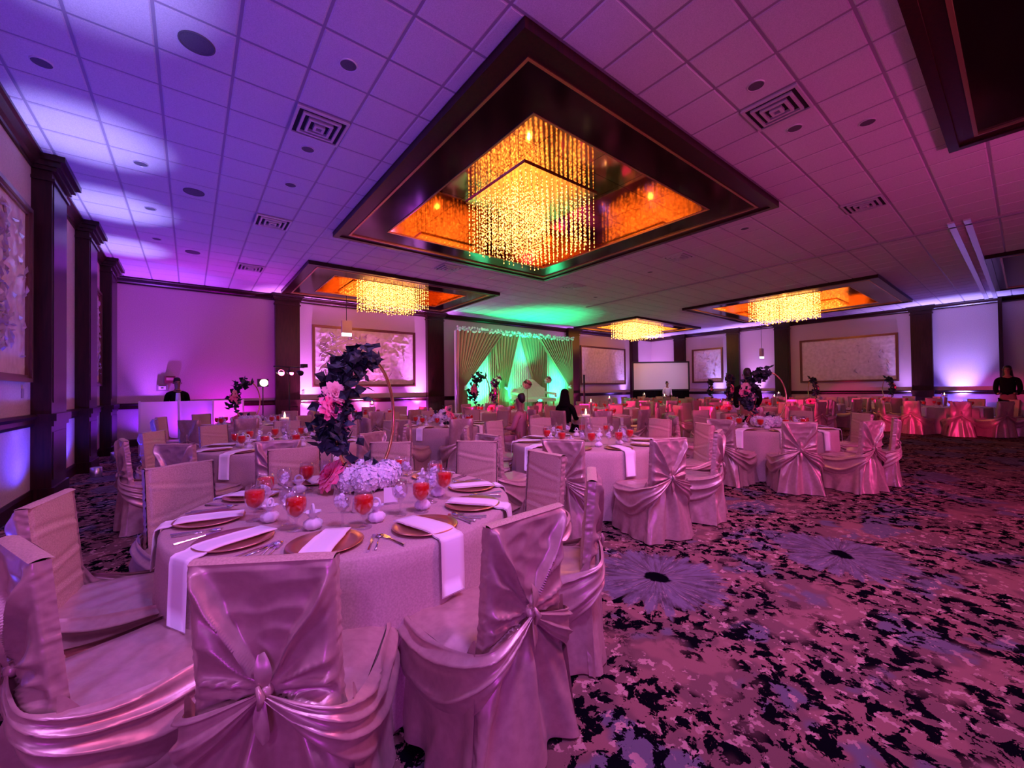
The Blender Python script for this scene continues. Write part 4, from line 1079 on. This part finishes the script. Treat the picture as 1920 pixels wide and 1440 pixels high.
# DJ booth facade
bo = empty('booth_facade', (.15, 12.75, 0), 0, 'white folding booth facade with purple glow at the left', 'booth')
pn = [(-1.05, -.22), (-.35, -.02), (.30, -.18), (.95, .05)]
for i in range(3):
    (xa, ya), (xb, yb) = pn[i], pn[i+1]; dx, dy = xb-xa, yb-ya; l = sqrt(dx*dx+dy*dy); nx_, ny_ = -dy/l*.012, dx/l*.012
    MB().add([(xa, ya, .02), (xb, yb, .02), (xb+nx_, yb+ny_, .02), (xa+nx_, ya+ny_, .02), (xa, ya, 1.27), (xb, yb, 1.27), (xb+nx_, yb+ny_, 1.27), (xa+nx_, ya+ny_, 1.27)],
             [(3, 2, 1, 0), (4, 5, 6, 7), (0, 1, 5, 4), (1, 2, 6, 5), (2, 3, 7, 6), (3, 0, 4, 7)]).build('facade_panel', white_plastic, bo)
for (xa, ya) in pn: MB().box(xa-.018, xa+.018, ya-.018, ya+.018, 0, 1.29).build('frame_post', grey_metal, bo)
MB().box(-1.0, .9, .2, .75, .86, .90).build('counter', black_m, bo)
lamp('SPOT', (.35, 12.35, .12), (.2, 12.7, 1.0), (.45, .02, 1), 110, .03, 110, 1, 'booth_light')
lamp('SPOT', (.85, 12.35, .12), (.75, 12.75, 1.0), (1, .03, .8), 110, .03, 90, 1, 'booth_light')
# small wall pieces
th = empty('wall_thermostat', (-.62, WY-.02, 1.62), 0, 'white thermostat box with dark guard on the far left wall', 'thermostat')
MB().box(-.13, .13, -.04, .02, -.09, .09).build('guard', outlet_m, th); MB().box(-.08, .08, -.055, -.04, -.045, .05).build('display', white_plastic, th); MB().box(-.03, .03, -.058, -.055, -.012, .015).build('lcd', black_m, th)
sgn = empty('red_wall_box', (-.45, WY-.02, 1.86), 0, 'small dark red box on the wall above the thermostat', 'alarm box'); MB().box(-.12, .12, -.05, .02, -.10, .10).build('housing', burg_m, sgn); MB().box(-.08, .08, -.06, -.05, -.02, .06).build('cover_plate', pinkdress, sgn)
for (x, lab) in ((3.05, 'dark wall outlet left of the branch relief'),):
    o = MB().box(-.035, .035, -.012, .0, -.06, .06).build('wall_outlet', outlet_m, None, loc=(x, WY, 1.45)); tag(o, lab, 'outlet')
o = MB().box(0, .012, -.035, .035, -.06, .06).build('wall_outlet', outlet_m, None, loc=(WX, 7.85, 1.48)); tag(o, 'dark wall plate under the near left relief', 'outlet')
for (loc, ax, lab) in (((4.15, WY-1.2, 3.42), 'x', 'hanging lit box in front of the branch relief'), ((EX-.6, 8.55, 3.0), 'y', 'hanging lit box before the right wall')):
    r_ = empty('pendant_sign_light', loc, 0, lab, 'wall light')
    MB().box(-.16, .16, -.05, .05, 0, .42).build('housing', wall_m, r_); MB().box(-.15, .15, -.055, .045, -.10, -.0).build('lit_face', emis('cool_white_panel', (1, .92, 1), 2.2), r_); MB().tube([(0, 0, .42), (0, 0, H-loc[2])], .01, 6).build('drop_rod', black_m, r_)
# projection screen
sc = empty('projection_screen', (21.0, 12.9, 0), R(-38), 'white projection screen with black border and skirt', 'screen')
MB().box(-1.55, 1.55, -.02, .0, 1.35, 2.85).build('screen_surface', screen_m, sc)
f_ = MB()
for (a, b, c_, d) in ((-1.63, 1.63, 2.85, 2.93), (-1.63, 1.63, 1.27, 1.35), (-1.63, -1.55, 1.35, 2.85), (1.55, 1.63, 1.35, 2.85)): f_.box(a, b, -.04, .02, c_, d)
f_.build('screen_border', black_m, sc); MB().grid(lambda u, v: (-1.6+3.2*u, .02*cos(u*90), .02+1.25*v), 120, 1).build('lower_drape', fabric_black, sc, True)
for x in (-1.55, 1.55): MB().tube([(x, .05, 0), (x, .05, 1.4)], .02, 6).build('leg', black_m, sc)
for x in (-1.3, 1.3): MB().box(x-.3, x+.3, -.3, .3, 0, .02).build('foot', black_m, sc)
# dark slim pole before the stage right, bucket uplight, far speaker
o = empty('dark_pole', (11.15, 9.9, 0), 0, 'thin black upright pole rising right of the stage', 'pole'); MB().tube([(0, 0, .02), (0, 0, 1.95)], .035, 8).build('shaft', black_m, o, True); MB().lathe([(.2, 0), (.2, .02), (.04, .04)], 16).build('foot', black_m, o)
# ------------------------------------------------------------ people
def skin_obj(name, chains, m, parent, sub=1):
    """chains: lists of (x, y, z, r); a chain's first point may be a ('j', index) joint reference."""
    vs = []; es = []; rs = []
    for ch in chains:
        prev = None
        for p in ch:
            if p[0] == 'j': prev = p[1]; continue
            vs.append(p[:3]); rs.append(p[3]); i = len(vs)-1
            if prev is not None: es.append((prev, i))
            prev = i
    me = bpy.data.meshes.new(name); me.from_pydata(vs, es, []); me.materials.append(m)
    o = bpy.data.objects.new(name, me); C.objects.link(o); o.parent = parent
    sk_ = o.modifiers.new('skin', 'SKIN'); sk_.use_smooth_shade = True
    for i, r in enumerate(rs):
        d = me.skin_vertices[0].data[i]; d.radius = (r, r) if not isinstance(r, tuple) else r
    me.skin_vertices[0].data[0].use_root = True
    ss = o.modifiers.new('sub', 'SUBSURF'); ss.levels = sub; ss.render_levels = sub
    return o
def person(x, y, rz, label, pose, top_m, low_m, scale=1.0, z=0, long_hair=False, scarf=False, shirt=False):
    root = empty('person', (x, y, z), rz, label, 'person'); root.scale = (scale,)*3
    hz = .95 if pose == 'stand' else .50        # pelvis height
    t = hz
    # facing +Y
    chains = [[(0, 0, t, (.13, .10)), (0, 0, t+.2, (.12, .09)), (0, 0, t+.40, (.15, .095)), (0, .0, t+.50, (.10, .07)), (0, .01, t+.58, .05), (0, .015, t+.63, .055), (0, .03, t+.72, (.072, .09)), (0, .02, t+.80, (.06, .075))]]
    arms = ((-1, pose), (1, pose))
    for s_, _ in arms:
        if pose == 'stand': chains.append([('j', 3), (s_*.17, 0, t+.47, .05), (s_*.21, -.02, t+.22, .042), (s_*.18, .16, t+.08, .032), (s_*.14, .25, t+.10, .026), (s_*.13, .31, t+.10, .030), (s_*.13, .36, t+.09, .016)])
        else: chains.append([('j', 3), (s_*.16, 0, t+.46, .05), (s_*.21, .06, t+.22, .042), (s_*.14, .26, t+.22, .032), (s_*.10, .34, t+.22, .03), (s_*.09, .40, t+.215, .016)])
        if pose == 'stand': chains.append([('j', 0), (s_*.09, 0, t-.10, .085), (s_*.10, .01, .50, .06), (s_*.10, -.01, .10, .04), (s_*.10, .0, .05, .045), (s_*.11, .14, .03, .035)])
        else: chains.append([('j', 0), (s_*.10, .05, t-.01, .085), (s_*.11, .42, t, .06), (s_*.11, .42, .12, .04), (s_*.11, .42, .05, .045), (s_*.11, .56, .03, .035)])
    skin_obj('body', chains, skin_m, root)
    # clothes follow the body a little larger
    tc_ = [[(0, 0, t-.02, (.155, .125)), (0, 0, t+.2, (.145, .115)), (0, 0, t+.40, (.175, .12)), (0, 0, t+.50, (.115, .09)), (0, .0, t+.55, .065)]]
    for s_, _ in arms:
        if pose == 'stand': tc_.append([('j', 3), (s_*.18, 0, t+.47, .065), (s_*.215, -.02, t+.22, .056), (s_*.18, .16, t+.08, .044), (s_*.145, .23, t+.095, .038)])
        else: tc_.append([('j', 3), (s_*.17, 0, t+.46, .065), (s_*.215, .06, t+.22, .056), (s_*.15, .24, t+.22, .044)])
    skin_obj('jacket' if shirt else 'top', tc_, top_m, root)
    lc = [[(0, 0, t+.02, (.15, .12))]]
    for s_ in (-1, 1):
        if pose == 'stand': lc.append([('j', 0), (s_*.09, 0, t-.12, .10), (s_*.10, .01, .50, .075), (s_*.10, 0, .10, .06)])
        else: lc.append([('j', 0), (s_*.10, .08, t, .10), (s_*.11, .42, t+.01, .075), (s_*.11, .42, .12, .06)])
    skin_obj('trousers', lc, low_m, root)
    if shirt:
        MB().grid(lambda u, v: ((u-.5)*.13*(1-.35*v), .125+.018*v+.012*cos(pi*(u-.5)), t+.05+.44*v), 6, 8).build('shirt_front', shirt_m, root, True)
        MB().ball((-.022, .115, t+.545), .022, 8, 6, (1.2, .5, .7)).ball((.022, .115, t+.545), .022, 8, 6, (1.2, .5, .7)).build('bow_tie', black_m, root, True)
    hc = (0, .01, t+.78)
    fa = MB()
    for s_ in (-1, 1): fa.ball((s_*.034, .112, t+.745), .011, 8, 6)
    fa.build('eyes', black_m, root, True)
    MB().add([(0, .108, t+.755), (-.014, .118, t+.705), (.014, .118, t+.705), (0, .142, t+.712)], [(0, 1, 3), (0, 3, 2), (1, 2, 3)]).ball((0, .116, t+.675), .022, 8, 6, (1, .35, .3)).build('nose_and_mouth', skin_m, root, True)
    for s_ in (-1, 1): MB().ball((s_*.082, .02, t+.735), .025, 8, 6, (.4, .7, 1.1)).build('ear', skin_m, root, True)
    if scarf:
        skin_obj('headscarf', [[(0, -.02, t+.42, (.20, .15)), (0, -.02, t+.55, (.13, .11)), (0, -.01, t+.68, (.105, .105)), (0, -.01, t+.79, (.095, .10)), (0, -.01, t+.85, (.05, .06))]], top_m, root)
    elif long_hair:
        skin_obj('hair', [[(0, -.06, t+.30, (.13, .05)), (0, -.05, t+.50, (.12, .06)), (0, -.02, t+.66, (.10, .085)), (0, -.01, t+.79, (.095, .095)), (0, -.01, t+.86, (.05, .06))]], hair_m, root)
    else:
        skin_obj('hair', [[(0, -.045, t+.68, (.07, .04)), (0, -.035, t+.77, (.088, .078)), (0, -.01, t+.845, (.075, .09)), (0, .0, t+.88, (.04, .05))]], hair_m, root)
    return root
person(-.25, 13.3, pi+R(8), 'man in black jacket, white shirt and bow tie behind the booth', 'stand', fabric_black, fabric_black, shirt=True, scale=1.02)
person(4.93, 5.98, R(28), 'seated person in a rose dress, seen from behind, facing the stage', 'sit', pinkdress, pinkdress)
person(6.66, 6.49, R(-76), 'seated person in black with a black headscarf before the stage', 'sit', fabric_black, fabric_black, scarf=True, scale=1.08)
person(8.95, 3.55, R(-60), 'dark clothed person standing behind the dark floral hoop', 'stand', fabric_black, fabric_black, scale=1.0)
person(19.0, .35, R(88), 'long haired person in dark clothes at the right border', 'stand', fabric_black, fabric_black, long_hair=True, scale=1.1)
person(20.3, 12.1, pi-R(40), 'waiter in black vest and white sleeves before the screen', 'stand', shirt_m, fabric_black, shirt=False, scale=.98)
